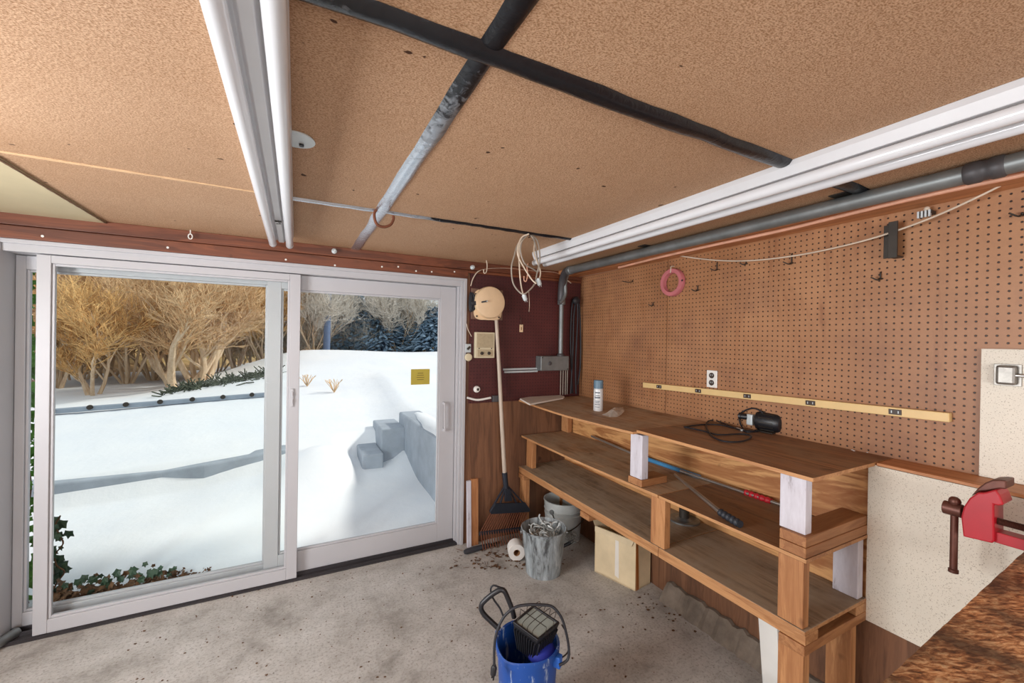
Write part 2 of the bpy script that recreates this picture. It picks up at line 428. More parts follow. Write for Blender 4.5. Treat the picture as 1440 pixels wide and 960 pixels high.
# roof above (keeps the sky out) and left / rear walls with openings added for fill lamps
struct(MB().box(XW-.25, XR+.35, YF-.25, YB+.5, ZC+.1, ZC+.25), 'roof', 'shell')
def wall_with_hole(name, x0, x1, y0, y1, hole, along):
    """hole = (a0, a1, z0, z1) measured along the wall"""
    mb = MB(); a0, a1, z0, z1 = hole
    if along == 'y':
        mb.box(x0, x1, y0, a0, 0, ZC).box(x0, x1, a1, y1, 0, ZC).box(x0, x1, a0, a1, 0, z0).box(x0, x1, a0, a1, z1, ZC)
    else:
        mb.box(x0, a0, y0, y1, 0, ZC).box(a1, x1, y0, y1, 0, ZC).box(a0, a1, y0, y1, z1, ZC)
        if z0 > 0: mb.box(a0, a1, y0, y1, 0, z0)
    return struct(mb, name, 'wallbrown')
wl = wall_with_hole('wall_left', XW-.1, XW, YF-.1, YB+.16, (.1, 2.3, .75, 1.95), 'y')
wf = wall_with_hole('wall_front', XW, XR+.15, YF-.1, YF, (-1.4, 1.3, .7, 2.05), 'x')
def window(n, x0, x1, y0, y1, z0, z1, along):
    mb = MB(); t = .05
    if along == 'y':
        for q in (z0, z1-t): mb.box(x0, x1, y0, y1, q, q+t)
        for q in (y0, (y0+y1)/2-t/2, y1-t): mb.box(x0, x1, q, q+t, z0+t, z1-t)
    else:
        for q in (z0, z1-t): mb.box(x0, x1, y0, y1, q, q+t)
        for q in (x0, (x0+x1)/2-t/2, x1-t): mb.box(q, q+t, y0, y1, z0+t, z1-t)
    return struct(mb, 'window_%d' % n, 'vinyl')
window(1, XW-.09, XW-.02, .1, 2.3, .75, 1.95, 'y')  # unseen left window, added to hold a fill lamp
window(2, -1.4, 1.3, YF-.09, YF-.02, .7, 2.05, 'x')  # unseen window added behind the camera for the second fill lamp
# back wall around the glass door
DX0, DX1, DZ = -1.36, 1.165, 2.05
mb = MB().box(XW, DX0, YB, YB+.16, 0, ZC).box(DX1, XR+.15, YB, YB+.16, 0, ZC).box(DX0, DX1, YB, YB+.16, DZ, ZC)
wb = struct(mb, 'wall_back', 'ply_dark')
struct(MB().box(1.19, XR-.003, YB-.018, YB, 1.085, 2.088), 'pegboard', 'peg_red', wb)
struct(MB().box(1.19, XL, YB-.022, YB, 0.0, 1.085), 'plywood_panel', 'ply_dark', wb, bevel=.002)
# header beam: two boards one above the other
bm = struct(MB().box(XW, XR, YB-.034, YB, 2.112, ZC), 'trim_1', 'beam', bevel=.003)
struct(MB().box(XW, 1.165, YB-.026, YB, DZ-.004, 2.110), 'lower_board', 'beam', bm, bevel=.003)
struct(MB().box(1.165, XR, YB-.026, YB, 2.089, 2.110), 'lower_board', 'beam', bm, bevel=.003)
# right wall: stud wall lined with pegboard above, thicker plywood wall below
YS = PXx(938, 450, XR).y
wr = struct(MB().box(XR+.008, XR+.15, YF, YB, 0, ZC), 'wall_right', 'wallbrown')
struct(MB().box(XR, XR+.008, YS+.002, YB-.018, 1.095, 2.142), 'pegboard', 'peg_tan', wr)
struct(MB().box(XR, XR+.008, YF, YS-.002, 1.095, 2.142), 'pegboard', 'peg_tan', wr)
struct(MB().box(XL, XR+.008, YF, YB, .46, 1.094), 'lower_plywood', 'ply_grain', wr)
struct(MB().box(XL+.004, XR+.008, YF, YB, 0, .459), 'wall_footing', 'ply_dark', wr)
struct(MB().box(XL-.012, XR, YF, .795, 1.095, 1.11), 'ledge', 'trimboard', wr, bevel=.002)
struct(MB().box(1.985, 2.09, YF, YB-.034, 2.146, ZC), 'trim_2', 'trimboard', bevel=.003)
struct(MB().box(2.09, XR+.008, YF, YB-.034, 2.142, ZC), 'trim_3', 'trimboard', bevel=.003)
# rough concrete kerb along the foot of the right wall
def kerb():
    mb = MB(); n = 60; vs = []; fs = []
    for i in range(n+1):
        y = .2+1.62*i/n; w = .04+.015*rnd.random(); h = .085+.02*rnd.random()
        vs += [(XL, y, 0), (XL-w-.045, y, 0), (XL-w, y, h-.03), (XL-w*.5, y, h), (XL, y, h)]
    for i in range(n):
        for k in range(4):
            a = i*5+k; fs.append((a, a+1, a+6, a+5))
    return mb.add(vs, fs)
struct(kerb(), 'baseboard_right', 'kerb')

# ------------------------------------------------------------------ glass door in three tracks
door = bpy.data.objects.new('door_1', None); C.objects.link(door); door['kind'] = 'structure'; door.location = (-.1, YB+.08, 0)
fr = MB().box(DX0, -1.30, 2.985, 3.17, 0, DZ-.004).box(1.137, 1.162, 2.985, 3.17, 0, DZ-.004).box(1.118, 1.137, 2.998, 3.17, 0, 2.03).box(1.103, 1.118, 3.03, 3.17, 0.02, 2.02)
fr.box(-1.30, 1.137, 2.985, 3.0, 2.024, DZ-.004).box(-1.30, 1.137, 3.0, 3.17, 1.985, DZ-.004)
struct(fr, 'frame', 'vinyl', door, bevel=.003)
struct(MB().box(-1.30, 1.137, 3.0, 3.17, 0, .012).box(-1.3, 1.137, 3.006, 3.012, .012, .017).box(-1.3, 1.137, 3.052, 3.058, .012, .03).box(-1.3, 1.137, 3.105, 3.111, .012, .03), 'sill_track', 'track', door)
def panel(x0, x1, y0, y1, z0, z1, sl, sr, tr, br, inset=.012):
    mb = MB().box(x0, x0+sl, y0, y1, z0, z1).box(x1-sr, x1, y0, y1, z0, z1).box(x0+sl, x1-sr, y0, y1, z1-tr, z1).box(x0+sl, x1-sr, y0, y1, z0, z0+br)
    # sloped glazing bead round the pane
    a, b, c, d = x0+sl, x1-sr, z0+br, z1-tr; q = inset; ym = (y0+y1)/2
    for xa, xb, za, zb in ((a, a+q, c, d), (b-q, b, c, d), (a+q, b-q, c, c+q), (a+q, b-q, d-q, d)):
        mb.box(xa, xb, ym-.008, y1-.004, za, zb)
    o = struct(mb, 'sliding_panel', 'vinyl', door, bevel=.0025)
    struct(MB().box(a+.004, b-.004, ym-.002, ym+.002, c+.004, d-.004), 'glass', 'glass', o)
    return o
p1 = panel(-1.182, .024, 3.010, 3.045, .018, 1.980, .054, .061, .041, .070)
p2 = panel(-.165, 1.100, 3.060, 3.096, .030, 1.982, .080, .122, .095, .135)
p3 = panel(-1.298, -.085, 3.112, 3.150, .030, 1.982, .038, .080, .072, .070)
struct(MB().box(-.022, -.008, 3.000, 3.011, 1.13, 1.245).box(-.019, -.011, 2.994, 3.001, 1.155, 1.18).box(-.019, -.011, 2.994, 3.001, 1.2, 1.225), 'latch', 'vinyl', p1, bevel=.002)
h0 = PY(622, 565, 3.05); h1 = PY(622, 606, 3.05)
struct(MB().bar((h0.x+.012, 3.028, h0.z), (h1.x+.012, 3.028, h1.z), .016, .012).box(h0.x+.004, h0.x+.02, 3.028, 3.06, h0.z-.02, h0.z).box(h0.x+.004, h0.x+.02, 3.028, 3.06, h1.z, h1.z+.02), 'pull_handle', 'vinyl', p2, bevel=.003)
# sticker on the right pane
a = PY(578, 519, 3.074); b = PY(604, 540, 3.074)
stk = thing('window_sticker', 'small olive yellow rectangular sticker on the right glass pane', 'sticker', ((a.x+b.x)/2, 3.0735, b.z))
MB().box(a.x, b.x, 3.0725, 3.0745, b.z, a.z).build('backing', 'yellow_sign', stk)
tx = MB()
for k in range(4):
    z = b.z+(a.z-b.z)*(.3+.14*k); q = .3 if k == 3 else .36+.05*(k % 2)
    tx.box(a.x+(b.x-a.x)*(.5-q/2), a.x+(b.x-a.x)*(.5+q/2), 3.0717, 3.0726, z, z+.005)
tx.build('print', 'sign_ink', stk)

# ------------------------------------------------------------------ ceiling things
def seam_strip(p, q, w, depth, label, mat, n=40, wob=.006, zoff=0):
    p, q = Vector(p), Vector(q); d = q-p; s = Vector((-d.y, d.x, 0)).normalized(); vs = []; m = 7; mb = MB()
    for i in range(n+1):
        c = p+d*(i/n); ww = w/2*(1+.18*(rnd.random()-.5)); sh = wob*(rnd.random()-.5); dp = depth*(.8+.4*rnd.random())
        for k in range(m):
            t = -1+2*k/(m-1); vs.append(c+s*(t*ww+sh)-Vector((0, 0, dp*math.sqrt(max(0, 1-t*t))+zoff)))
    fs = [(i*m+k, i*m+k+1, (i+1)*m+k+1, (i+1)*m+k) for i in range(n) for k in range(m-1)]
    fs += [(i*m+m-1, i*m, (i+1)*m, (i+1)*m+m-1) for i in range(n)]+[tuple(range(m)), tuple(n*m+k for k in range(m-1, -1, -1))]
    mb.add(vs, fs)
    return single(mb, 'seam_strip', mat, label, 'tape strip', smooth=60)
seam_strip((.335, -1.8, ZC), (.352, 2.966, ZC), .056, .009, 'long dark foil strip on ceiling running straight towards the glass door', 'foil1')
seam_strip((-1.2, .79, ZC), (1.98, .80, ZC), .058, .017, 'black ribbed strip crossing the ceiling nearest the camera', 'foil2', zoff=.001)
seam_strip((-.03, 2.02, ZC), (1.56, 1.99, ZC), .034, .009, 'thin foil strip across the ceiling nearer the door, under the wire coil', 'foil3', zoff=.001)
def fluorescent(xc, yend, label, L=2.44):
    t = thing('ceiling_light', label, 'ceiling light', (xc, yend-L/2, ZC-.05), 'twin tube strip lights')
    y0, y1 = yend-L, yend; w = .062
    prof = [(-w, ZC), (-w, ZC-.018), (-w+.012, ZC-.046), (-.020, ZC-.046), (-.012, ZC-.058), (.012, ZC-.058), (.020, ZC-.046), (w-.012, ZC-.046), (w, ZC-.018), (w, ZC)]
    MB().prism([(xc+a, y0+.012, z) for a, z in prof], (0, L-.024, 0)).build('housing', 'white_enamel', t, bevel=.002)
    for s in (-1, 1):
        tb = MB().lathe([(.0, 0), (.010, .001), (.0185, .008), (.019, .02), (.019, L-.02), (.0185, L-.008), (.010, L-.001), (0, L)], (xc+s*.042, y0, ZC-.070), (0, 1, 0), 20).build('tube', 'tube', t, smooth=40)
        for ya, yb in ((y0+.015, y0+.05), (y1-.05, y1-.015)):
            MB().cyl((xc+s*.042, ya, ZC-.070), (xc+s*.042, yb, ZC-.070), .0194, 20).build('end_cap', 'lampcap', tb, smooth=40)
            MB().box(xc+s*.042-.012, xc+s*.042+.012, ya+.008, yb-.008, ZC-.056, ZC-.044).build('lampholder', 'white_enamel', t, bevel=.002)
    cl = MB().box(xc-.014, xc+.014, yend-.52, yend-.512, ZC-.064, ZC-.055)
    for s in (-1, 1): cl.tube([(xc, yend-.516+s*.012, ZC-.06), (xc+.01, yend-.516+s*.02, ZC-.066), (xc-.008, yend-.516+s*.028, ZC-.066)], .0018, 6)
    cl.build('clip', 'iron', t)
    return t
fluorescent(-.080, 2.742, 'white twin tube strip light on ceiling in front of the glass door')
fluorescent(1.472, 2.44, 'white twin tube strip light on ceiling running beside the pegboard wall')
p = PZ(415, 196, ZC-.004)
pl = thing('cover_plate', 'round pale blank cover plate on ceiling beside the left strip light', 'cover plate', (p.x, p.y, ZC))
MB().lathe([(.055, -.006), (.055, -.003), (.052, 0)][::-1], (p.x, p.y, ZC), (0, 0, 1), 28).build('plate', 'grey_light', pl, smooth=30)
s_ = PZ(424, 203, ZC-.006)
MB().cyl((s_.x, s_.y, ZC-.012), (s_.x, s_.y, ZC-.006), .007, 12).build('screw', 'black', pl)
# big J hook hanging at the strip crossing
def hookpts(px, Y): return spline([PY(x, y, Y) for x, y in px], 6)
hk = MB().tube([Vector((PY(533, 283, 2.0).x, 2.0, ZC))]+hookpts([(533, 283), (534, 290), (527, 298), (527, 308), (531, 316), (540, 319), (549, 316), (553, 309), (553, 303)], 2.0), .0065, 10)
single(hk, 'ceiling_hook', 'rust', 'large rusty hook hanging where two ceiling strips cross', 'hook', smooth=50)
def eyehook(px, py0, py1, Y, label, mat, r=.012):
    a = PY(px, py0, Y); b = PY(px, py1, Y); mb = MB().tube([(a.x, Y, ZC), (a.x, Y, b.z+r*2.4)], .003, 8)
    mb.tube([(a.x+r*math.sin(t)*.8, Y, b.z+r*1.2+r*1.2*math.cos(t)) for t in [2*PI*k/14 for k in range(14)]], .003, 8, closed=True)
    return single(mb, 'ceiling_hook', mat, label, 'hook', smooth=50)
eyehook(268, 313, 336, 2.94, 'small white screw eye hanging from ceiling above the left glass pane', 'white')
sh = MB().tube(spline([(PY(684, 357, 2.86).x, 2.86, ZC)]+[PY(x, y, 2.86) for x, y in ((683, 362), (685, 372), (684, 382), (681, 384), (680, 379))], 6), .004, 8)
single(sh, 'ceiling_hook', 'cable', 'slim pale S hook hanging from ceiling above the cream bell', 'hook', smooth=50)
sh = MB().tube(spline([(PY(743, 340, 2.8).x, 2.8, ZC)]+[PY(x, y, 2.8) for x, y in ((741, 375), (742, 385), (740, 395), (737, 394), (737, 388))], 6), .0045, 8)
single(sh, 'ceiling_hook', 'copper', 'copper coloured hook hanging behind the coil of wire', 'hook', smooth=50)
# coil of grey wire with plugs, hung from a hook
wc = thing('hanging_wire_coil', 'coil of grey wire with plug ends hanging from ceiling near the corner', 'cable', (PY(744, 328, 2.0).x, 2.0, ZC))
def z8(pts, Y): return [PY(630+a/4, 310+b/4, Y+.012*math.sin(i*1.7)) for i, (a, b) in enumerate(pts)]
MB().tube([(PY(744, 328, 2.0).x, 2.0, ZC), PY(744, 329, 2.0), PY(746, 333, 2.0), PY(743, 334, 2.0)], .003, 8).build('hook', 'iron', wc, smooth=50)
L1 = [(455, 75), (415, 95), (392, 150), (395, 200), (425, 260), (470, 330), (497, 355)]
L2 = [(450, 78), (395, 130), (372, 200), (357, 265), (366, 350), (400, 400), (430, 412), (470, 380), (495, 345)]
L3 = [(448, 80), (405, 130), (400, 210), (404, 300), (412, 370), (424, 420)]
L4 = [(462, 76), (500, 110), (514, 170), (516, 230), (500, 300), (492, 350)]
L5 = [(458, 78), (486, 110), (484, 180), (505, 240), (520, 290), (512, 340)]
L6 = [(452, 76), (420, 110), (408, 170), (430, 240), (475, 270), (510, 285), (500, 200), (488, 120), (462, 80)]
for i, L in enumerate((L1, L2, L3, L4, L5, L6)):
    MB().tube(spline(z8(L, 1.985+.012*i), 6), .0042, 8).build('strand', 'cable_grey' if i % 2 else 'cable', wc, smooth=60)
for a, b in (((424, 412), (436, 445)), ((505, 325), (516, 360))):
    p, q = z8([a, b], 2.0); m = MB().tube([p, p.lerp(q, .3), q], [.007, .013, .012], 10); d = (q-p).normalized(); u, v = frame_of(d)
    for s in (-1, 1): m.bar(q+u*s*.006, q+u*s*.006+d*.014, .0015, .005)
    m.build('plug', 'grey_light', wc, smooth=40)
MB().tube(spline(z8([(455, 400), (458, 470), (456, 512)], 2.02), 5), .0012, 6).build('string', 'cable', wc)
# knobs and fittings screwed to the header beam
def beam_bit(px, py, kind, label):
    p = PY(px, py, YB-.034)
    t = thing('beam_fitting', label, 'fitting', (p.x, YB-.034, p.z))
    MB().lathe([(.017, 0), (.017, .006), (.010, .008), (.010, .02), (.014, .024), (.008, .03), (0, .03)], (p.x, YB-.034, p.z), (0, -1, 0), 16).build('washer', kind, t, smooth=40)
    MB().tube([(p.x-.010, YB-.06, p.z), (p.x+.012, YB-.058, p.z+.006)], .004, 8).build('pin', 'iron', t, smooth=40)
beam_bit(470, 353, 'grey_light', 'round metal washer fitting on the beam above the door middle')
beam_bit(664, 376, 'grey_light', 'small metal clamp on the beam at the right end above door')
def nail(px, py, label):
    p = PY(px, py, YB-.026); m = MB().lathe([(.006, 0), (.006, .003), (0, .004)], (p.x, YB-.026, p.z), (0, -1, 0), 10)
    single(m, 'nail', 'white', label, 'nail', group='pale nail heads in the lower beam board')
for x, y in ((402, 365), (471, 373), (537, 375), (560, 375), (585, 381), (607, 382), (639, 382), (60, 332), (236, 348)):
    nail(x, y, 'tiny pale nail head in the lower red brown beam board above door')
# ------------------------------------------------------------------ things on the back wall
YP = YB-.018                                   # face of the red pegboard
g = thing('bell', 'round cream metal bell housing on a square plate beside the glass door', 'bell', (1.327, YP, 1.857))
MB().box(1.191, 1.462, YP-.012, YP, 1.735, 1.975).build('backplate', plain('dirty_brown_plate', rgb(120, 92, 78), .5, .3, var=.25), g, bevel=.004)
fl = []
for k in range(72):
    a = 2*PI*k/72; r = .118+.026*max(0, math.cos(2*(a-PI/4)+PI*0)**1)**3 + .026*max(0, math.cos(2*(a+PI/4)))**3
    fl.append((1.327+r*math.cos(a), YP-.013, 1.850+r*math.sin(a)))
fo = MB().prism(fl, (0, -.016, 0)).build('flange', 'cream', g, bevel=.003)
MB().lathe([(.124, 0), (.124, .035), (.119, .047), (.100, .053), (0, .056)], (1.330, YP-.024, 1.868), (0, -1, 0), 44).build('dome', 'cream', g, smooth=35)
for a in (.6, 2.5, 3.9, 5.5):
    MB().lathe([(.007, 0), (.007, .004), (0, .006)], (1.327+.132*math.cos(a), YP-.029, 1.850+.132*math.sin(a)), (0, -1, 0), 10).build('bolt', 'iron', fo)
# bundle of black cable with a prong left of the bell
bc = thing('cord_bundle', 'bundle of black cord with clip hanging at left edge of the cream bell', 'cord', (1.20, YP-.03, 1.86))
for k in range(5):
    dx = -.012+.006*k
    MB().tube([(1.195+dx+.012*math.cos(t), YP-.022-.006*(k % 3), 1.865+.075*math.sin(t)*(1-.05*k)) for t in [2*PI*q/20 for q in range(20)]], .0045, 7, closed=True).build('loop', 'rubber', bc, smooth=60)
MB().bar((1.175, YP-.05, 1.852), (1.225, YP-.055, 1.858), .022, .03).bar((1.225, YP-.056, 1.859), (1.285, YP-.098, 1.872), .010, .012).build('clip', 'black', bc, bevel=.003)
MB().ball((1.285, YP-.099, 1.8725), .006, 10).build('clip_tip', 'grey_light', bc, smooth=60)
# intercom
ic = thing('intercom', 'cream wall intercom box below the bell', 'intercom', (1.303, YP, 1.437))
MB().box(1.222, 1.386, YP-.035, YP, 1.437, 1.637).build('case', 'cream2', ic, bevel=.005)
gm = MB().box(1.234, 1.374, YP-.037, YP-.034, 1.517, 1.626)
for k in range(13): gm.box(1.238, 1.370, YP-.0385, YP-.0368, 1.523+.0078*k, 1.5265+.0078*k)
gm.build('grille', 'cream3', ic)
cp = MB().box(1.240, 1.370, YP-.038, YP-.034, 1.448, 1.502).build('control_panel', 'cream3', ic, bevel=.001)
for x in (1.275, 1.335): MB().lathe([(.013, 0), (.012, .010), (0, .011)], (x, YP-.038, 1.474), (0, -1, 0), 16).build('knob', 'iron', cp, smooth=40)
for x in (1.252, 1.358): MB().lathe([(.005, 0), (.004, .003), (0, .004)], (x, YP-.037, 1.512), (0, -1, 0), 10).build('screw', 'iron', ic)
# bell push
p = PY(658, 489, YP); q = PY(658, 502, YP)
bp = thing('bell_push', 'small metal latch plate with round button between door and intercom', 'button', (p.x, YP, q.z))
MB().box(p.x-.022, p.x+.022, YP-.008, YP, p.z-.035, p.z+.03).build('plate', 'grey_light', bp, bevel=.002)
MB().bar((p.x-.01, YP-.016, p.z-.012), (p.x+.012, YP-.016, p.z+.01), .008, .016).build('latch', 'iron', bp, bevel=.001)
MB().lathe([(.030, .008), (.030, .014), (.024, .02), (0, .022)], (q.x, YP, q.z), (0, -1, 0), 24).build('button', 'cream2', bp, smooth=35)
kn = PY(670, 547, YP)
k_ = thing('round_knob', 'small cream round knob on red wall below the intercom', 'knob', (kn.x, YP, kn.z))
MB().lathe([(.026, 0), (.026, .012), (.020, .02), (.012, .022)], (kn.x, YP, kn.z), (0, -1, 0), 24).build('rim', 'white', k_, smooth=35)
MB().lathe([(.012, .0215), (.008, .024), (0, .0245)], (kn.x+.003, YP, kn.z), (0, -1, 0), 14).build('centre', 'iron', k_, smooth=35)
# white lead running to a small grey connector
w0, w1, w2 = PY(657, 559, YP-.012), PY(672, 562, YP-.012), PY(690, 559, YP-.012)
ld = thing('wall_lead', 'short white lead ending in a grey block just above the plywood', 'cable', (w1.x, YP, w1.z))
MB().tube(spline([w0, w1, w2], 6), .0085, 10).build('lead', 'white', ld, smooth=60)
c2 = PY(697, 560, YP-.02); MB().box(c2.x-.028, c2.x+.04, YP-.034, YP-.004, c2.z-.026, c2.z+.024).build('connector', 'pipe_dark', ld, bevel=.003)
# plywood screw-on tag
a = PY(732, 445, YP-.006); b = PY(733, 461, YP-.006)
tg = thing('paper_tag', 'tiny orange paper tag hanging on the red pegboard', 'tag', (b.x, YP, b.z-.03))
MB().tube(spline([(a.x, YP, a.z), (a.x, YP-.012, a.z-.008), (a.x-.002, YP-.012, a.z-.03), (b.x, YP-.008, b.z+.022)], 5), .0018, 6).build('hook', 'iron', tg, smooth=60)
MB().box(b.x-.016, b.x+.016, YP-.008, YP-.005, b.z-.034, b.z+.028).build('card', 'cream', tg, bevel=.001)
MB().box(b.x-.003, b.x+.003, YP-.0088, YP-.0078, b.z-.018, b.z+.008).build('print', 'rust', tg)
# short double conduit and junction box
a, b = PY(708, 521, YP-.015), PY(754, 521, YP-.015)
MBc = MB().cyl((a.x, YP-.015, a.z+.010), (1.79, YP-.015, a.z+.012), .0085, 10).cyl((a.x+.01, YP-.015, a.z-.012), (1.79, YP-.015, a.z-.010), .0085, 10)
single(MBc, 'wall_conduit', 'grey_light', 'short pair of horizontal conduits running to the grey junction box', 'conduit', smooth=50)
jb = thing('junction_box', 'grey metal junction box on red pegboard above the bench corner', 'junction box', (1.92, YP, 1.328))
MB().box(1.782, 2.062, YP-.085, YP, 1.330, 1.452).build('box', 'pipe', jb, bevel=.006)
MB().lathe([(.017, 0), (.017, .004), (.012, .006), (0, .006)], (1.868, YP-.085, 1.392), (0, -1, 0), 18).build('knockout', 'pipe_dark', jb, smooth=35)
for x, z in ((1.795, 1.440), (2.049, 1.342)): MB().lathe([(.005, 0), (.004, .003), (0, .0035)], (x, YP-.085, z), (0, -1, 0), 10).build('screw', 'iron', jb)
# conduit: along the ceiling, elbow, down to the box
PXC, PZC = 1.925, 2.141
cd = thing('conduit_pipe', 'thick grey conduit pipe along ceiling edge bending down to junction box', 'pipe', (PXC, 1.3, PZC))
MB().cyl((PXC, -1.8, PZC), (PXC, 2.72, PZC), .030, 22).build('run', 'pipe', cd, smooth=50)
MB().lathe([(.031, 0), (.0345, .006), (.0345, .03), (.0315, .036), (.0315, .05), (.0345, .056), (.0345, .085), (.031, .09)], (PXC, .43, PZC), (0, 1, 0), 24).build('coupling', 'pipe_dark', cd, smooth=35)
MB().lathe([(.0305, 0), (.034, .004), (.034, .04), (.0305, .045)], (PXC, 2.69, PZC), (0, 1, 0), 22).build('coupling', 'pipe', cd, smooth=35)
MB().tube(spline([(PXC, 2.72, PZC), (PXC+.01, 2.79, PZC-.006), (PXC+.035, 2.86, PZC-.05), (PXC+.055, 2.905, PZC-.13), (1.99, 2.925, 1.92)], 6), .031, 18).build('elbow', 'pipe_dark', cd, smooth=60)
MB().lathe([(.027, 0), (.033, .004), (.033, .045), (.022, .05)], (1.993, 2.925, 1.885), (0, 0, 1), 20).build('coupling', 'pipe', cd, smooth=35)
MB().cyl((1.993, 2.925, 1.45), (1.993, 2.925, 1.90), .0195, 16).build('drop', 'pipe', cd, smooth=50)
MB().lathe([(.03, 0), (.03, .01), (.022, .022)], (1.993, 2.925, 1.451), (0, 0, 1), 18).build('locknut', 'pipe_dark', cd, smooth=35)
for y in (.86, 1.9): MB().box(PXC-.05, PXC+.06, y-.03, y+.03, PZC+.031, ZC).build('strap', 'iron', cd, bevel=.002)
st = MB().tube(spline([PY(x, y, 2.87) for x, y in ((802, 378), (798, 386), (795, 398), (795, 412), (792, 420), (787, 426))], 6), .0155, 12)
single(st, 'pipe_stub', 'pipe', 'short curved grey pipe stub beside the conduit elbow', 'pipe', smooth=60)
# black cords hanging in the dark corner
bk = thing('cord_bundle', 'black cords hanging from a peg in the dark far corner', 'cord', (2.16, YP-.03, 1.9))
MB().tube([(2.16, YP, 1.955), (2.16, YP-.06, 1.955), (2.16, YP-.065, 1.965)], .004, 8).build('peg', 'iron', bk)
for i, pts in enumerate(([(2.14, 1.95), (2.12, 1.9), (2.11, 1.6), (2.13, 1.25), (2.14, 1.125)], [(2.16, 1.955), (2.135, 1.8), (2.13, 1.5), (2.115, 1.125)],
                         [(2.155, 1.95), (2.185, 1.87), (2.205, 1.6), (2.205, 1.35), (2.18, 1.2)], [(2.15, 1.95), (2.165, 1.8), (2.15, 1.4), (2.16, 1.125)])):
    MB().tube(spline([(x, YP-.035-.008*i, z) for x, z in pts], 6), .007, 8).build('cord', 'rubber', bk, smooth=60)
MB().ball((2.15, YP-.05, 1.93), .04, 12, (1, .6, .9)).build('knot', 'rubber', bk, smooth=60)
for i, x in enumerate((2.03, 2.055, 2.08, 2.10)):
    MB().cyl((x, YP-.01, 1.115), (x, YP-.01, 1.325), .0045, 8).build('wire', 'cable_grey', bk, smooth=60)
# thin brown cable from the bell along the top of the back wall, and the right-wall cables
def cable(pts, r, mat, name, label, cat='cable', sub=8):
    return single(MB().tube(spline(pts, sub), r, 8), name, mat, label, cat, smooth=60)
cable([PY(x, y, YP-.012) for x, y in ((662, 402), (665, 392), (672, 382), (684, 378), (705, 377), (725, 378), (750, 381), (772, 382), (783, 384), (795, 392), (803, 398))], .0045, 'cable', 'bell_cable', 'thin pinkish cable looping from the bell along the top of the red wall')
cable([PY(x, y, YP-.003) for x, y in ((656, 455), (658, 463), (663, 473))], .003, 'cable', 'bell_wire', 'short thin wire hanging below the black cord bundle by the door')
cable([PZ(1500, 229, 2.132), PZ(1440, 245, 2.132), PZ(1360, 262, 2.132), PZ(1275, 281, 2.132), PZ(1180, 304, 2.132), PZ(1098, 324, 2.132), PZ(1000, 345, 2.132), PZ(930, 361, 2.132), PZ(870, 376, 2.132)], .0085, 'copper', 'copper_pipe', 'thin copper pipe fixed under the plank along the top of the pegboard', 'pipe')
cable([PXx(1500, 238, 2.226), PXx(1440, 253, 2.226), PXx(1300, 286, 2.226), PXx(1180, 312, 2.226), PXx(1080, 333, 2.226), PXx(980, 354, 2.226), PXx(930, 364, 2.226), PXx(880, 376, 2.22), PXx(815, 389, 2.2)], .004, 'cable', 'flat_cable', 'straight cream cable just under the copper pipe on pegboard wall')
cable([PXx(1440, 243, 2.17), PXx(1385, 272, 2.17), PXx(1310, 306, 2.18), PXx(1240, 331, 2.19), PXx(1180, 347, 2.2), PXx(1120, 359, 2.21), PXx(1060, 366, 2.21), PXx(1010, 366, 2.215), PXx(965, 361, 2.215), PXx(935, 355, 2.2), PXx(922, 351, 2.2)], .004, 'cable', 'slack_cable', 'slack cream cable sagging across the upper pegboard past the bracket')
# ------------------------------------------------------------------ things on the pegboard wall
rg = thing('pink_ring', 'pink round ring with a screw hole hanging on the pegboard', 'ring', (XR-.02, PXx(945, 397, XR-.02).y, PXx(945, 397, XR-.02).z))
c = PXx(945, 397, XR-.02); R = (PXx(945, 378, XR-.02).z-PXx(945, 417, XR-.02).z)/2
MB().lathe([(R*.66, 0), (R*.70, .028), (R*.96, .028), (R, .020), (R, 0)], (XR-.004, c.y, c.z), (-1, 0, 0), 48, closed=True).build('ring', 'pink', rg, smooth=35)
MB().tube(spline([(XR, c.y, c.z+R+.016), (XR-.03, c.y, c.z+R+.012), (XR-.034, c.y, c.z+R-.02), (XR-.034, c.y+.004, c.z+R-.03)], 5), .003, 8).build('hook', 'cable', rg, smooth=60)
h = PXx(959, 394, XR-.034); MB().lathe([(.007, 0), (0, .001)], (XR-.0325, h.y, h.z), (-1, 0, 0), 12).build('screw_hole', 'black', rg)
ol = thing('wall_outlet', 'white double wall outlet on the pegboard above the yellow rail', 'outlet', (XR, 1.66, 1.31))
a = PXx(995, 520, XR); b = PXx(1009, 545.5, XR)
MB().box(XR-.008, XR, b.y, a.y, b.z, a.z).build('plate', 'white', ol, bevel=.003)
for k in (.28, .70):
    z = b.z+(a.z-b.z)*k; ym = (a.y+b.y)/2
    so = MB().lathe([(.017, .0075), (.017, .010), (0, .0101)], (XR, ym, z), (-1, 0, 0), 18).build('socket', 'socket', ol)
    for s in (-1, 1): MB().box(XR-.0112, XR-.0098, ym+s*.006-.0015, ym+s*.006+.0015, z-.002, z+.007).build('slot', 'grey_light', so)
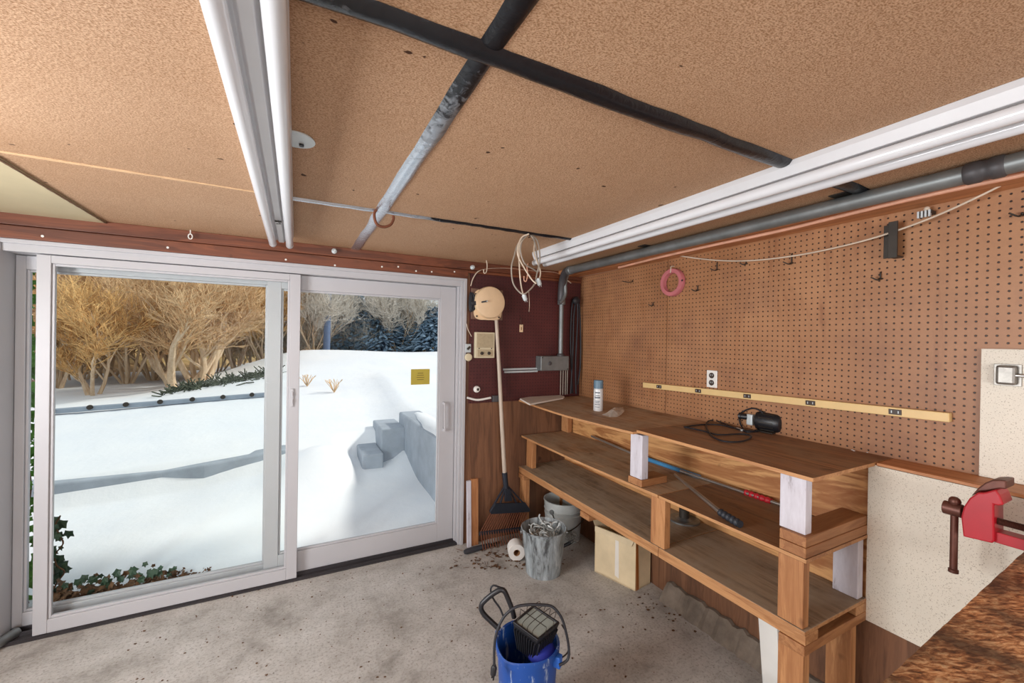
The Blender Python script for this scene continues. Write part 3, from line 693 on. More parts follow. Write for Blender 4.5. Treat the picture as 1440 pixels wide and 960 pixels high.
# cream power rail with receptacles
A = PXx(905, 541, XR-.02); B = PXx(1336, 587, XR-.02); A.x = B.x = XR-.014
rl = thing('power_rail', 'long cream yellow power rail with five sockets across the lower pegboard', 'power strip', ((A.x), (A.y+B.y)/2, (A.z+B.z)/2))
MB().bar(A, B, .036, .028, Vector((1, 0, 0))).build('rail', 'rail', rl, bevel=.003)
for x in (928, 983, 1052, 1141, 1260):
    t = ((PXx(x, 541+46*(x-905)/431, XR-.02).y)-A.y)/(B.y-A.y); q = A.lerp(B, t); d = (B-A).normalized()
    so = MB().bar(q-d*.021+Vector((-.0145, 0, 0)), q+d*.021+Vector((-.0145, 0, 0)), .022, .004, Vector((1, 0, 0))).build('socket', 'socket', rl, bevel=.001)
    for s in (-1, 1): MB().obox(q+d*s*.011+Vector((-.017, 0, 0)), .001, .003, .010).build('slot', 'grey_light', so)
# black shelf bracket, clip, hooks
bk2 = thing('shelf_bracket', 'black metal channel bracket sticking out of the upper pegboard', 'bracket', (XR-.06, .80, 1.90))
def brx(x, y): return PXx(x, y, XR-.055)
q0, q1, q2, q3 = brx(1238, 315), brx(1250, 313), brx(1259, 365), brx(1242, 361)
MB().box(XR-.055, XR, q1.y-.004, q1.y, q3.z, q0.z).build('web', 'iron', bk2, bevel=.001)
MB().box(XR-.060, XR-.052, q1.y-.03, q1.y, q3.z-.01, q0.z).build('flange', 'iron', bk2, bevel=.001)
MB().box(XR-.008, XR, q1.y-.004, q0.y+.006, q3.z, q0.z).build('wall_flange', 'iron', bk2, bevel=.001)
MB().box(XR-.055, XR, q1.y-.03, q1.y, q3.z-.006, q3.z).build('foot', 'iron', bk2, bevel=.001)
cl = thing('spring_clip', 'small dark tool clip at the top of pegboard right of the bracket', 'clip', PXx(1303, 296, XR-.02))
c = PXx(1303, 296, XR-.02)
MB().box(XR-.04, XR, c.y-.022, c.y+.022, c.z-.018, c.z-.004).build('body', 'iron', cl, bevel=.002)
for k in range(4): MB().box(XR-.046, XR-.034, c.y-.019+.011*k, c.y-.013+.011*k, c.z-.03, c.z-.004).build('tooth', 'grey_light', cl)
MB().ball((XR-.03, c.y-.004, c.z+.004), .010, 10).build('pivot', 'cable', cl, smooth=60)
def peghook(px, py, ln, up, label, side=.02):
    p = PXx(px, py, XR)
    m = MB().tube(spline([(XR, p.y, p.z+up), (XR-.006, p.y, p.z+up*.8), (XR-.008, p.y, p.z), (XR-ln*.6, p.y+side*.2, p.z-.006), (XR-ln, p.y+side, p.z+.006)], 5), .003, 8)
    m.tube([(XR-.004, p.y-.008, p.z), (XR-.004, p.y+.008, p.z)], .003, 6)
    return single(m, 'peg_hook', 'iron', label, 'hook', smooth=60)
peghook(1009, 379, .04, .045, 'dark peg hook right of the pink ring, at upper left')
peghook(1050, 371, .035, .02, 'small looped peg hook midway along the sagging cable')
peghook(1114, 370, .045, .05, 'dark peg hook just below the sagging cable, right of centre')
peghook(982, 408, .04, .03, 'dark peg hook lower right of the pink ring')
peghook(919, 429, .03, .02, 'small peg hook left of the pegboard seam below the ring')
peghook(890, 396, .06, .01, 'straight peg rod on pegboard left of the pink ring', .05)
peghook(1239, 392, .04, .03, 'small peg hook under the black shelf bracket')
peghook(1438, 303, .05, .01, 'pale peg at the right edge beneath the cables')
# speckled white boards
a = PXx(1380, 490, XR-.012); b = PXx(1378, 668, XR-.012)
ub = thing('speckled_board', 'upper white speckled board leaning on the ledge against pegboard', 'board', (XR-.008, .1, 1.111))
MB().box(XR-.0125, XR-.002, -.9, a.y, 1.111, a.z).build('board', 'speck', ub, bevel=.001)
lb = single(MB().box(XL-.012, XL-.001, -1.2, .822, .461, 1.100), 'speckled_board', 'speck', 'lower white speckled board on wall right of the workbench', 'board', loc=(XL-.006, -.2, .461), bevel=.001)
c = PXx(1415, 527, XR-.02)
hn = thing('hasp', 'chrome door bolt on the upper speckled white board', 'bolt', (XR-.013, c.y, c.z))
MB().box(XR-.017, XR-.0125, c.y-.035, c.y+.030, c.z-.038, c.z+.038).build('plate', 'hasp', hn, bevel=.001)
MB().box(XR-.040, XR-.015, c.y-.026, c.y+.022, c.z-.034, c.z+.034).build('case', 'hasp', hn, bevel=.008)
MB().cyl((XR-.030, c.y-.12, c.z), (XR-.030, c.y+.0, c.z), .006, 12).build('rod', 'steel', hn, smooth=50)
# ------------------------------------------------------------------ workbench
XF = 1.63; Y0, Y1 = .82, 2.972
wbch = thing('workbench', 'long three level wooden workbench of boards and offcut blocks along the pegboard wall', 'workbench', (1.86, 1.9, 0))
def part(m, name, mat, bevel=.0025, label=None):
    o = m.build(name, mat, wbch, bevel=bevel)
    if name in ('shelf', 'top'):                    # raw plywood edges are paler than the worn faces
        o.data.materials.append(M['pine_y'])
        for p in o.data.polygons:
            if abs(p.normal.z) < .5: p.material_index = 1
    if label: o['label'] = label
    return o
part(MB().box(XF, 2.085, Y0, 1.495, .535, .550), 'shelf', 'deck_grey')
part(MB().box(XF, 2.085, 1.498, Y1, .535, .550), 'shelf', 'deck_grey')
part(MB().box(XF+.004, XF+.09, Y0, 1.50, .498, .534), 'rail', 'pine_y'); part(MB().box(XF+.004, XF+.09, 1.503, Y1, .498, .534), 'rail', 'pine_y')
part(MB().box(2.0, 2.085, Y0+.0, Y1, .498, .534), 'rail', 'pine_y')
for y in (.82, 2.05, 2.88): part(MB().box(XF-.002, 2.085, y, y+.09, .460, .497), 'crosspiece', 'pine_x')
for y in (.83, 2.88):
    part(MB().box(XF+.012, XF+.055, y, y+.089, 0, .459), 'leg', 'pine_z'); part(MB().box(1.985, 2.026, y, y+.089, 0, .459), 'leg', 'pine_z')
part(MB().box(1.985, 2.026, 2.05, 2.139, 0, .459), 'leg', 'pine_z')
# posts between the lower and middle shelf
part(MB().box(XF+.004, XF+.044, .83, .919, .551, .794), 'post', 'pine_z')
part(MB().box(XF+.004, XF+.044, 1.463, 1.554, .551, .794), 'post', 'pine_z')
part(MB().box(XF+.06, XF+.1, 2.86, 2.95, .551, .794), 'post', 'pine_z')
part(MB().box(2.03, 2.072, .83, .919, .551, .794), 'post', 'wpaint', label='white painted rear post')
part(MB().box(XF, 2.085, Y0, 1.502, .795, .810), 'shelf', 'deck_brown')
def sagdeck(y0, y1, x0, x1, z, th, sag, n=24, bulge=0):
    m = MB(); vs = []
    for i in range(n+1):
        t = i/n; y = y0+(y1-y0)*t; s = sag*math.sin(PI*t)
        for x, w in ((x0-bulge*math.sin(PI*t), 1), ((x0+x1)/2, .6), (x1, .15)): vs += [(x, y, z-s*w), (x, y, z-th-s*w)]
    fs = []
    for i in range(n):
        a = i*6; b = a+6
        fs += [(a, a+2, b+2, b), (a+2, a+4, b+4, b+2), (a+1, b+1, b+3, a+3), (a+3, b+3, b+5, a+5), (a, b, b+1, a+1), (a+4, a+5, b+5, b+4)]
    fs += [(0, 1, 3, 2), (2, 3, 5, 4), (n*6, n*6+2, n*6+3, n*6+1), (n*6+2, n*6+4, n*6+5, n*6+3)]
    return m.add(vs, fs)
part(sagdeck(1.506, 2.93, XF, 2.085, .810, .014, .006), 'shelf', 'deck', 0)
# blocks standing on the middle shelf
part(MB().box(XF, 2.085, .822, .914, .811, .848), 'block', 'pine_x'); part(MB().box(XF+.004, 2.085, .824, .916, .849, .886), 'block', 'pine_x')
part(MB().box(XF+.020, XF+.062, .835, .926, .887, 1.094), 'upright', 'wpaint', label='white painted front upright')
part(MB().box(XF, XF+.19, 1.618, 1.718, .811, .848), 'block', 'pine_x')
part(MB().box(XF+.004, XF+.050, 1.622, 1.708, .849, 1.084), 'upright', 'wpaint', label='white painted middle upright')
part(MB().box(2.03, 2.075, 2.86, 2.95, .811, 1.084), 'upright', 'pine_z')
part(MB().box(XF-.006, XR-.004, .80, 1.655, 1.095, 1.110), 'top', 'deck_brown', .0015)
part(sagdeck(1.658, 2.93, XF-.03, XR-.004, 1.100, .013, .014), 'top', 'deck', 0)
# ------------------------------------------------------------------ things on the bench
def plate_xy(px, z, h):
    return MB().prism([PZ(x, y, z) for x, y in px], (0, 0, h))
tr = plate_xy([(731, 562), (745, 570), (792, 561), (794, 559), (779, 554), (774, 554)], 1.099, .012)
single(tr, 'white_tray', 'offwhite', 'flat white board lying at the far end of the bench top', 'board', bevel=.003)
c = PZ(841, 577, 1.092)
sc_ = thing('spray_can', 'white spray can with slate blue cap standing on the bench top', 'spray can', (c.x, c.y, 1.091))
r = .033
MB().lathe([(0, 0), (r*.94, 0), (r, .004), (r, .146), (r*.95, .154), (r*.86, .160), (r*.80, .161)], (c.x, c.y, 1.091), (0, 0, 1), 30).build('body', 'can', sc_, smooth=35)
MB().lathe([(r*1.0, .158), (r*1.0, .208), (r*.93, .216), (0, .217)], (c.x, c.y, 1.091), (0, 0, 1), 30).build('cap', 'cancap', sc_, smooth=35)
pm = MB(); vd = Vector((-c.x, -c.y, 0)).normalized(); base_a = math.atan2(vd.y, vd.x)
for zz, hh, wd in ((.125, .010, .55), (.108, .006, .45), (.090, .012, .6), (.068, .005, .5), (.058, .005, .4), (.045, .005, .55), (.028, .004, .5)):
    n = 6; vs = []
    for i in range(n+1):
        a = base_a-.2-wd+2*wd*i/n
        for rr in (r*.995, r*1.012):
            for z in (zz, zz+hh): vs.append((c.x+rr*math.cos(a), c.y+rr*math.sin(a), 1.091+z))
    fs = []
    for i in range(n):
        k = 4*i; fs += [(k+2, k+3, k+7, k+6), (k+1, k+5, k+7, k+3), (k, k+2, k+6, k+4)]
    pm.add(vs, fs)
pm.build('print', 'ink', sc_)
def crumple(px, z, h, name, mat, label, cat, seed, jag=.4):
    q = random.Random(seed); P = [PZ(x, y, z) for x, y in px]; cx = sum((p.x for p in P))/len(P); cy = sum((p.y for p in P))/len(P)
    m = MB(); n = len(P); vs = [p.copy() for p in P]; rings = 3
    for k in range(1, rings):
        f = 1-k/rings
        vs += [Vector((cx+(p.x-cx)*f*(1+jag*.4*(q.random()-.5)), cy+(p.y-cy)*f*(1+jag*.4*(q.random()-.5)), z+h*math.sin(PI/2*k/rings)*(1-jag+2*jag*q.random()))) for p in P]
    vs.append(Vector((cx, cy, z+h))); fs = []
    for k in range(rings-1):
        for i in range(n): fs.append((k*n+i, k*n+(i+1) % n, (k+1)*n+(i+1) % n, (k+1)*n+i))
    for i in range(n): fs.append(((rings-1)*n+i, (rings-1)*n+(i+1) % n, rings*n))
    fs.append(tuple(range(n-1, -1, -1)))
    m.add(vs, fs)
    return single(m, name, mat, label, cat)
crumple([(846, 583), (853, 580), (862, 574), (871, 572), (878, 573), (880, 578), (875, 583), (868, 587), (858, 587)], 1.090, .022, 'plastic_bag', 'bag', 'crumpled clear plastic bag beside the spray can', 'bag', 3)
# bench grinder motor and its cord
c = PZ(1073, 608, 1.11)
gr = thing('electric_motor', 'black electric motor with pale end cap on the bench top', 'motor', (c.x, c.y, 1.1105))
ax = Vector((.12, -1, 0)).normalized(); b0 = Vector((c.x+.035, c.y+.055, 1.165))
MB().lathe([(.030, 0), (.048, .006), (.052, .02), (.052, .11), (.046, .125), (.03, .132), (0, .134)], b0, ax, 26).build('housing', 'black', gr, smooth=35)
fm = MB()
for k in range(14):
    a = 2*PI*k/14; u, v = frame_of(ax); d = u*math.cos(a)+v*math.sin(a); fm.bar(b0+d*.053+ax*.03, b0+d*.053+ax*.10, .004, .006, d)
fm.build('cooling_fins', 'iron', gr)
MB().obox(b0+Vector((-.014, .02, .0)), .052, .034, .06).build('end_cap', 'grey_light', gr, bevel=.006)
MB().lathe([(.016, 0), (.016, .03), (.02, .032), (.02, .042), (0, .043)], b0+Vector((-.03, .035, .012)), (-.3, 1, 0), 16).build('spindle', 'black', gr, smooth=35)
MB().box(c.x-.005, c.x+.08, c.y-.05, c.y+.045, 1.1105, 1.118).build('base', 'iron', gr, bevel=.002)
cord1 = [PZ(x, y, 1.116) for x, y in ((1066, 606), (1050, 607), (1044, 601))]
loop = [PXx(x, y, b0.x-.02) for x, y in ((1040, 592), (1041, 582), (1050, 576), (1060, 574), (1070, 578), (1074, 583))]
flat = [PZ(x, y, 1.116) for x, y in ((1060, 606), (1040, 604), (1020, 596), (1005, 591), (996, 592), (993, 599), (999, 610), (1008, 617), (1024, 621), (1044, 620), (1056, 615), (1052, 611), (1036, 610), (1010, 611), (990, 606), (972, 602), (962, 600))]
MB().tube(spline(cord1+loop, 6), .0042, 8).build('cord', 'rubber', gr, smooth=60)
MB().tube(spline(flat, 6), .0042, 8).build('cord', 'rubber', gr, smooth=60)
flat2 = [PZ(x, y, 1.116) for x, y in ((962, 600), (985, 597), (1010, 597), (1035, 602), (1046, 604))]
MB().tube(spline(flat2, 6), .0042, 8).build('cord', 'rubber', gr, smooth=60)
MB().bar(PZ(1036, 602, 1.116), PZ(1044, 605, 1.116), .010, .010).build('plug', 'grey_light', gr, bevel=.002)
for i in range(16):
    x, y = rnd.choice(((1148, 618), (1160, 620), (1178, 621), (1205, 631), (1222, 629), (1226, 636), (1115, 612), (1200, 634)))
    p = PZ(x+rnd.uniform(-8, 8), y+rnd.uniform(-2, 2), 1.1105); a = rnd.random()*6; s = rnd.uniform(.003, .007)
    m = MB().prism([p+Vector((s*math.cos(a+t), s*math.sin(a+t)*.7, 0)) for t in (0, 1.6, 2.9, 4.4)], (0, 0, .002))
    single(m, 'paint_flake', 'white', 'tiny white paint flake on the brown bench top near the wall', 'flake', group='paint flakes on the bench top')
# rods on the middle shelf
ZS = .811
a, b, c_, d = PXx(957, 662, 2.03), PXx(1048, 692, 2.05), PXx(1085, 705, 2.05), PXx(1106, 712, 2.05)
cr = thing('bolt_cutter', 'silver tubular handle with red grip lying on the middle shelf', 'tool', b)
MB().cyl(a, d, .0085, 14).build('tube', 'steel', cr, smooth=50)
n = 28; MB().tube([b.lerp(c_, k/n) for k in range(n+1)], [.0145+.0025*math.sin(2*PI*5*k/n) for k in range(n+1)], 14).build('grip', 'redgrip', cr, smooth=60)
a, b, c_ = PZ(949, 667, ZS+.024), PZ(1013, 720, ZS+.018), PZ(1041, 737, ZS+.018)
cr2 = thing('bolt_cutter', 'silver tubular handle with charcoal grip pointing to the shelf front edge', 'tool', b)
MB().tube([a, b], [.007, .0105], 14).build('tube', 'steel', cr2, smooth=50)
MB().tube([b.lerp(c_, k/n) for k in range(n+1)], [.0155+.0025*math.sin(2*PI*5*k/n) for k in range(n+1)], 14).build('grip', 'blackgrip', cr2, smooth=60)
a, b, c_ = PXx(832, 613, 2.045), PXx(900, 642, 2.045), PXx(984, 671, 2.05)
bt = thing('blue_pole', 'blue pole with silver end lying along the back of the middle shelf', 'pole', b)
MB().cyl(a, b, .009, 12).build('silver_end', 'steel', bt, smooth=50)
MB().cyl(b, c_, .0145, 16).build('tube', 'bluetube', bt, smooth=50)
# flange plate on the lower shelf
c = PZ(962, 731, .551)
fg = thing('pipe_flange', 'round grey metal flange with a short hub on the lower shelf', 'flange', (c.x, c.y, .551))
MB().lathe([(.085, 0), (.085, .008), (.074, .012), (.055, .008), (.04, .012), (.028, .018)], (c.x, c.y, .551), (0, 0, 1), 36).build('disc', 'galv', fg, smooth=35)
MB().lathe([(.028, .016), (.028, .065), (.024, .07), (0, .07)], (c.x, c.y, .551), (0, 0, 1), 24).build('hub', 'iron', fg, smooth=35)
# ------------------------------------------------------------------ things on the floor
def PD(x, y, d): return Vector((0, 0, HC))+ray(x, y)*d      # point of a sight line at depth d
def RK(x, y): return PY(x, y, 2.86+.085*(750-y)/300)
rk = thing('rake', 'fan rake with grey wooden handle leaning upright against the plywood', 'rake', RK(705, 763))
MB().tube([RK(698, 450), RK(702, 520), RK(706, 600), RK(710, 672)], [.0145, .015, .016, .017], 12).build('handle', 'handle_wood', rk, smooth=50)
hd = MB().tube([RK(709.5, 664), RK(712, 690)], [.022, .020], 12)
for a, b in (((710, 683), (689, 719)), ((714, 683), (745, 717)), ((711, 684), (702, 712)), ((714, 684), (729, 712))): hd.bar(RK(*a), RK(*b), .014, .012)
hd.build('head', 'rakehead', rk, bevel=.002)
MB().prism([RK(*p) for p in ((696, 707), (738, 706), (745, 716), (743, 719), (690, 722), (688, 719))], (0, -.012, 0)).build('fan_plate', 'rakehead', rk, bevel=.002)
MB().prism([RK(*p) for p in ((709, 686), (716, 686), (719, 703), (709, 704))], (0, -.02, 0)).build('spring_plate', 'rakehead', rk, bevel=.002)
for k in range(18):
    t = k/17; a = RK(692+50*t, 718); b = RK(676+59*t, 747-5*t); c = PZ(675+64*t, 766-3*t, .004); c.y = min(c.y, 2.90)
    c = Vector((RK(678+60*t, 762).x, b.y-.03, .006))
    MB().tube([a, b, c], .0042, 6).build('tine', 'rust', rk, smooth=60)
MB().bar(RK(674, 750), RK(733, 743), .030, .008, Vector((0, -1, 0))).build('crossbar', 'rakehead', rk, bevel=.002)
# offcuts leaning on the plywood by the door
a = PY(661, 768, 2.93); b = PY(674, 673, 2.94)
m = MB().prism([(a.x+.012, 2.935, 0), (b.x, 2.935, 0), (b.x, 2.958, PY(672, 674, 2.94).z), (a.x+.012, 2.958, PY(661, 675, 2.94).z)], (0, .018, 0))
single(m, 'offcut_board', 'offcut', 'short brown offcut board standing against plywood beside the door', 'board', loc=(1.24, 2.95, 0), bevel=.002)
m = MB().prism([(a.x-.022, 2.925, 0), (a.x+.010, 2.925, 0), (a.x+.010, 2.955, PY(660, 677, 2.94).z), (a.x-.022, 2.955, PY(656, 678, 2.94).z)], (0, .02, 0))
single(m, 'offcut_board', 'wpaint', 'narrow flaking white board standing between the door and the brown offcut', 'board', loc=(1.19, 2.95, 0), bevel=.001)
a, b = PZ(653, 776, .02), PZ(688, 766, .02)
fh = thing('hand_tool', 'dark handled tool lying on floor below the offcut boards', 'tool', (a.x, a.y, 0))
MB().tube([a, a.lerp(b, .1), a.lerp(b, .5), b], [.014, .02, .0195, .015], 12).build('handle', 'leather', fh, smooth=50)
MB().tube([b, b+(b-a)*.5], [.009, .007], 10).build('shaft', 'iron', fh, smooth=50)
# splattered bucket full of scrap
bx, by = 1.525, 2.405
sb = thing('paint_bucket', 'grey paint splattered bucket full of metal scrap on the floor', 'bucket', (bx, by, 0))
MB().lathe([(.105, .012), (.108, 0), (.116, 0), (.150, .292), (.156, .294), (.158, .302), (.152, .306), (.146, .300), (.112, .02), (0, .018)], (bx, by, 0), (0, 0, 1), 44).build('pail', 'splat', sb, smooth=40)
for s in (-1, 1):
    u = Vector((.8866, -.4626, 0))*s; p = Vector((bx, by, .27))+u*.150; MB().cyl(p, p+u*.012, .016, 14).build('ear', 'galv', sb, smooth=40)
sc = MB(); q = random.Random(5)
for k in range(46):
    a = q.random()*2*PI; r = .115*math.sqrt(q.random()); p = Vector((bx+r*math.cos(a), by+r*math.sin(a), .235+.045*q.random()))
    d = Vector((q.uniform(-1, 1), q.uniform(-1, 1), q.uniform(-.2, .7))).normalized()*q.uniform(.05, .09); e = p+d
    rr = math.hypot(e.x-bx, e.y-by)
    if rr > .125: e = Vector((bx+(e.x-bx)*.125/rr, by+(e.y-by)*.125/rr, e.z))
    sc.tube(spline([p, p.lerp(e, .5)+Vector((q.uniform(-.02, .02), q.uniform(-.02, .02), .01)), e], 3), q.uniform(.003, .007), 6)
sc.lathe([(0, .235), (.12, .23)], (bx, by, 0), (0, 0, 1), 20)
o = single(sc, 'scrap_metal', 'pail', 'tangle of rusty wire and metal scrap inside the splattered bucket', 'scrap', smooth=50); o['kind'] = 'stuff'
# roll of white paper, fuzzy brush
c = PZ(732, 790, 0); ax = Vector((-.35, -.9, 0)).normalized()
pr = thing('paper_roll', 'white paper roll lying against the left side of splattered bucket', 'paper roll', (c.x, c.y, 0))
MB().lathe([(.024, 0), (.058, 0), (.060, .004), (.060, .096), (.024, .1)], Vector((c.x-.02, c.y+.02, .060)), -ax, 28, closed=True).build('roll', 'paperroll', pr, smooth=35)
MB().lathe([(.020, .002), (.0238, .002), (.0238, .098), (.020, .098)], Vector((c.x-.02, c.y+.02, .060)), -ax, 20, closed=True).build('core', 'card_dark', pr, smooth=35)
c = PZ(800, 775, 0)
br = thing('scrub_brush', 'dusty grey scrubbing brush on the floor right of the splattered bucket', 'brush', (c.x, c.y, 0))
MB().tube([(c.x-.06, c.y+.02, .035), (c.x+.0, c.y, .06), (c.x+.03, c.y-.01, .09)], [.012, .014, .02], 10).build('handle', 'black', br, smooth=50)
bm_ = MB(); q = random.Random(8)
for k in range(150):
    p = Vector((c.x+.02+q.uniform(-.02, .04), c.y+q.uniform(-.03, .03), .09+q.uniform(-.02, .03))); d = Vector((q.uniform(-1, 1), q.uniform(-1, 1), q.uniform(-.6, 1))).normalized()
    bm_.tube([p, p+d*.028], [.003, .0012], 4)
bm_.build('bristles', 'rag', br)
# galvanized pail behind
gx, gy = 1.93, 2.76
gp = thing('metal_pail', 'pale galvanized pail with wire handle standing under the workbench', 'bucket', (gx, gy, 0))
MB().lathe([(.128, .012), (.13, 0), (.136, 0), (.147, .20), (.151, .204), (.147, .208), (.150, .236), (.154, .24), (.150, .244), (.153, .300), (.158, .302), (.158, .310), (.150, .312), (.146, .3), (.132, .02), (0, .018)], (gx, gy, 0), (0, 0, 1), 44).build('pail', 'pail', gp, smooth=40)
u = Vector((.8866, -.4626, 0)); f = Vector((-.4626, -.8866, 0))
e1 = Vector((gx, gy, .245))+(f*.75-u*.66).normalized()*.158; e2 = Vector((gx, gy, .245))+(u*.92+f*.35).normalized()*.158
MB().tube(spline([e1, e1+Vector((.02, -.03, -.06)), (e1+e2)/2+f*.075+Vector((0, 0, -.125)), e2+f*.03+Vector((0, 0, -.07)), e2], 8), .0035, 8).build('bail_handle', 'iron', gp, smooth=60)
for e in (e1, e2):
    d = Vector((e.x-gx, e.y-gy, 0)).normalized(); MB().cyl(e-d*.010, e+d*.006, .018, 14).build('ear', 'galv', gp, smooth=40)
# cardboard box
A, B, Cc = Vector((1.841, 2.247, 0)), Vector((1.928, 1.953, 0)), Vector((2.080, 1.974, 0))
D = A+(Cc-B); H = .315; tk = .006; up = Vector((0, 0, 1))
cb = thing('cardboard_box', 'open pale cardboard box with brown tape on the floor under the workbench', 'box', (1.95, 2.1, 0))
m = MB(); ctr = (A+B+Cc+D)/4
for p, q_ in ((A, B), (B, Cc), (Cc, D), (D, A)):
    n_ = ((ctr-(p+q_)/2)-(q_-p).normalized()*(ctr-(p+q_)/2).dot((q_-p).normalized())).normalized()*tk
    m.prism([p, q_, q_+up*H, p+up*H], n_)
m.prism([A+up*.002, B+up*.002, Cc+up*.002, D+up*.002], up*.006)
m.build('carton', 'card', cb)
out = (A-ctr).normalized()
n1 = Vector((-.96, -.28, 0))
MB().prism([A+up*H, A.lerp(B, .97)+up*H, A.lerp(B, .93)+up*(H-.035)+n1*.012, A.lerp(B, .03)+up*(H-.030)+n1*.014], n1*.004).build('flap', 'card', cb)
MB().prism([A+up*H, D+up*H, D.lerp(A, .1)+up*(H+.05)+Vector((0, .05, 0)), A.lerp(D, .06)+up*(H+.05)+Vector((0, .05, 0))], (0, .005, 0)).build('flap', 'card', cb)
MB().prism([B.lerp(Cc, .06), B.lerp(Cc, .24), B.lerp(Cc, .14)+up*H, B.lerp(Cc, -.0)+up*H], Vector((.02, -.14, 0)).normalized()*.002).build('tape', 'tape', cb)
MB().prism([A.lerp(B, .52)+up*.04, A.lerp(B, .62)+up*.03, A.lerp(B, .60)+up*H*.98, A.lerp(B, .52)+up*H*.98], n1*.0015).build('paper_strip', 'offwhite', cb)
# blue bucket with a work light in it
c = PZ(742, 898, .35); c.z = 0; ux, uy = c.x, c.y
fwd = Vector((.4626, .8866, 0)); rgt = Vector((.8866, -.4626, 0))
bb = thing('blue_bucket', 'scuffed blue plastic bucket holding a work light on the concrete floor', 'bucket', (ux, uy, 0))
n = 48; vs = []; fs = []; prof = [(.100, .012), (.102, 0), (.106, 0), (.124, .318), (.131, .322), (.132, .345), (.127, .350), (.121, .345), (.103, .02)]
for r, z in prof:
    for k in range(n):
        a = 2*PI*k/n; d = rgt*math.cos(a)+fwd*math.sin(a); lip = max(0, math.cos(a-PI*1.28))**10*(1 if z > .3 else 0)
        vs.append(Vector((ux, uy, z-.008*lip))+d*(r+.010*lip))
for i in range(len(prof)-1):
    for k in range(n): fs.append((i*n+k, i*n+(k+1) % n, (i+1)*n+(k+1) % n, (i+1)*n+k))
fs.append(tuple((len(prof)-1)*n+k for k in range(n)))
MB().add(vs, fs).build('pail', 'blue', bb, smooth=40)
e1 = Vector((ux, uy, .315))+(rgt*.86-fwd*.5)*.136; e2 = Vector((ux, uy, .315))-(rgt*.86-fwd*.5)*.136
for e in (e1, e2):
    d = Vector((e.x-ux, e.y-uy, 0)).normalized(); MB().obox(e, .03, .03, .045, Matrix.Rotation(math.atan2(d.y, d.x), 3, 'Z')).build('handle_lug', 'blue_in', bb, bevel=.004)
dp = (Vector((ux, uy, 0)).dot(fwd))
MB().tube(spline([e1, PD(799, 915, dp-.02), PD(796, 890, dp), PD(790, 878, dp+.03)], 6), .003, 8).build('wire_handle', 'iron', bb, smooth=60)
cl_ = MB(); cl_.ball((ux+.055*rgt.x-.02*fwd.x, uy+.055*rgt.y-.02*fwd.y, .315), .062, 16, (1, 1, .62))
single(cl_, 'blue_cloth', 'deepblue', 'deep blue bundled cloth inside the blue bucket beside the work light', 'cloth', smooth=60)
wl_ = thing('work_light', 'black framed work light with grey glass and wire guard inside the blue bucket', 'work light', (ux, uy, .12))
lf, tp, rt, bo = PZ(720.6, 876.8, .432), PZ(749.8, 852.9, .438), PZ(787, 877.7, .418), PZ(756, 903.4, .408)
cen = (lf+tp+rt+bo)/4; e_u = ((rt-bo)+(tp-lf)).normalized(); e_v = ((lf-bo)+(tp-rt)); e_v = (e_v-e_u*e_v.dot(e_u)).normalized(); nrm = e_u.cross(e_v)
if nrm.z < 0: nrm = -nrm
cor = [bo, rt, tp, lf]
def inset(k): return [cen+(p-cen)*k for p in cor]
m = MB(); o1 = inset(1.0); i1 = inset(.86); vs = o1+i1+[p+nrm*.012 for p in o1]+[p+nrm*.012 for p in i1]; fs = []
for k in range(4):
    j = (k+1) % 4; fs += [(k, j, 8+j, 8+k), (4+j, 4+k, 12+k, 12+j), (8+k, 8+j, 12+j, 12+k), (j, k, 4+k, 4+j)]
m.add(vs, fs); m.build('bezel', 'black', wl_, bevel=.003)
m = MB(); b1 = inset(.98); b2 = [p-nrm*.11 for p in inset(.70)]; vs = b1+b2; m.add(vs, [(0, 1, 2, 3), (7, 6, 5, 4)]+[(k, 4+k, 4+(k+1) % 4, (k+1) % 4) for k in range(4)])
bd = m.build('body', 'black', wl_, bevel=.003)
fm = MB()
for k in range(9):
    t = (k+.7)/9.6; a = b1[0].lerp(b1[3], t); b_ = b2[0].lerp(b2[3], t); fm.bar(a-nrm*.012, b_, .004, .012, e_u)
    a = b1[0].lerp(b1[1], t); b_ = b2[0].lerp(b2[1], t); fm.bar(a-nrm*.012, b_, .004, .012, e_v)
fm.build('cooling_fins', 'rubber', bd)
MB().prism([p+nrm*.003 for p in inset(.88)], nrm*.004).build('glass', 'lens', wl_)
gm = MB()
for k in range(4):
    t = (k+1)/5; a = cor[0].lerp(cor[3], t)+nrm*.012; b_ = cor[1].lerp(cor[2], t)+nrm*.012
    gm.tube(spline([a, a+nrm*.03, a.lerp(b_, .5)+nrm*.036, b_+nrm*.03, b_], 5), .0014, 6)
for k in range(2):
    t = (k+1)/3; a = cor[0].lerp(cor[1], t)+nrm*.048; b_ = cor[3].lerp(cor[2], t)+nrm*.048; gm.tube([a-nrm*.036, a-nrm*.006, b_-nrm*.006, b_-nrm*.036], .0014, 6)
gm.build('wire_guard', 'iron', wl_, smooth=60)
d0 = dp+.03
hp = [(702, 884), (690, 873), (681, 864), (677, 857), (677, 851), (680, 846), (690, 837), (701, 830), (706, 829), (710, 832), (715, 843), (720, 856), (723, 868)]
MB().tube(spline([PD(x, y, d0) for x, y in hp], 5), .0105, 12).build('stand_handle', 'black', wl_, smooth=60)
MB().tube(spline([PD(x, y, d0+.02) for x, y in ((708, 867), (703, 855), (694, 842), (690, 829), (694, 823), (704, 826))], 5), .004, 8).build('cord', 'rubber', wl_, smooth=60)
cp_ = [(695, 936), (695, 915), (697, 895), (703, 877), (712, 863), (726, 853), (742, 850), (758, 850), (775, 852), (785, 861), (792, 874), (797, 893), (800, 912), (799, 925), (794, 931), (786, 935)]
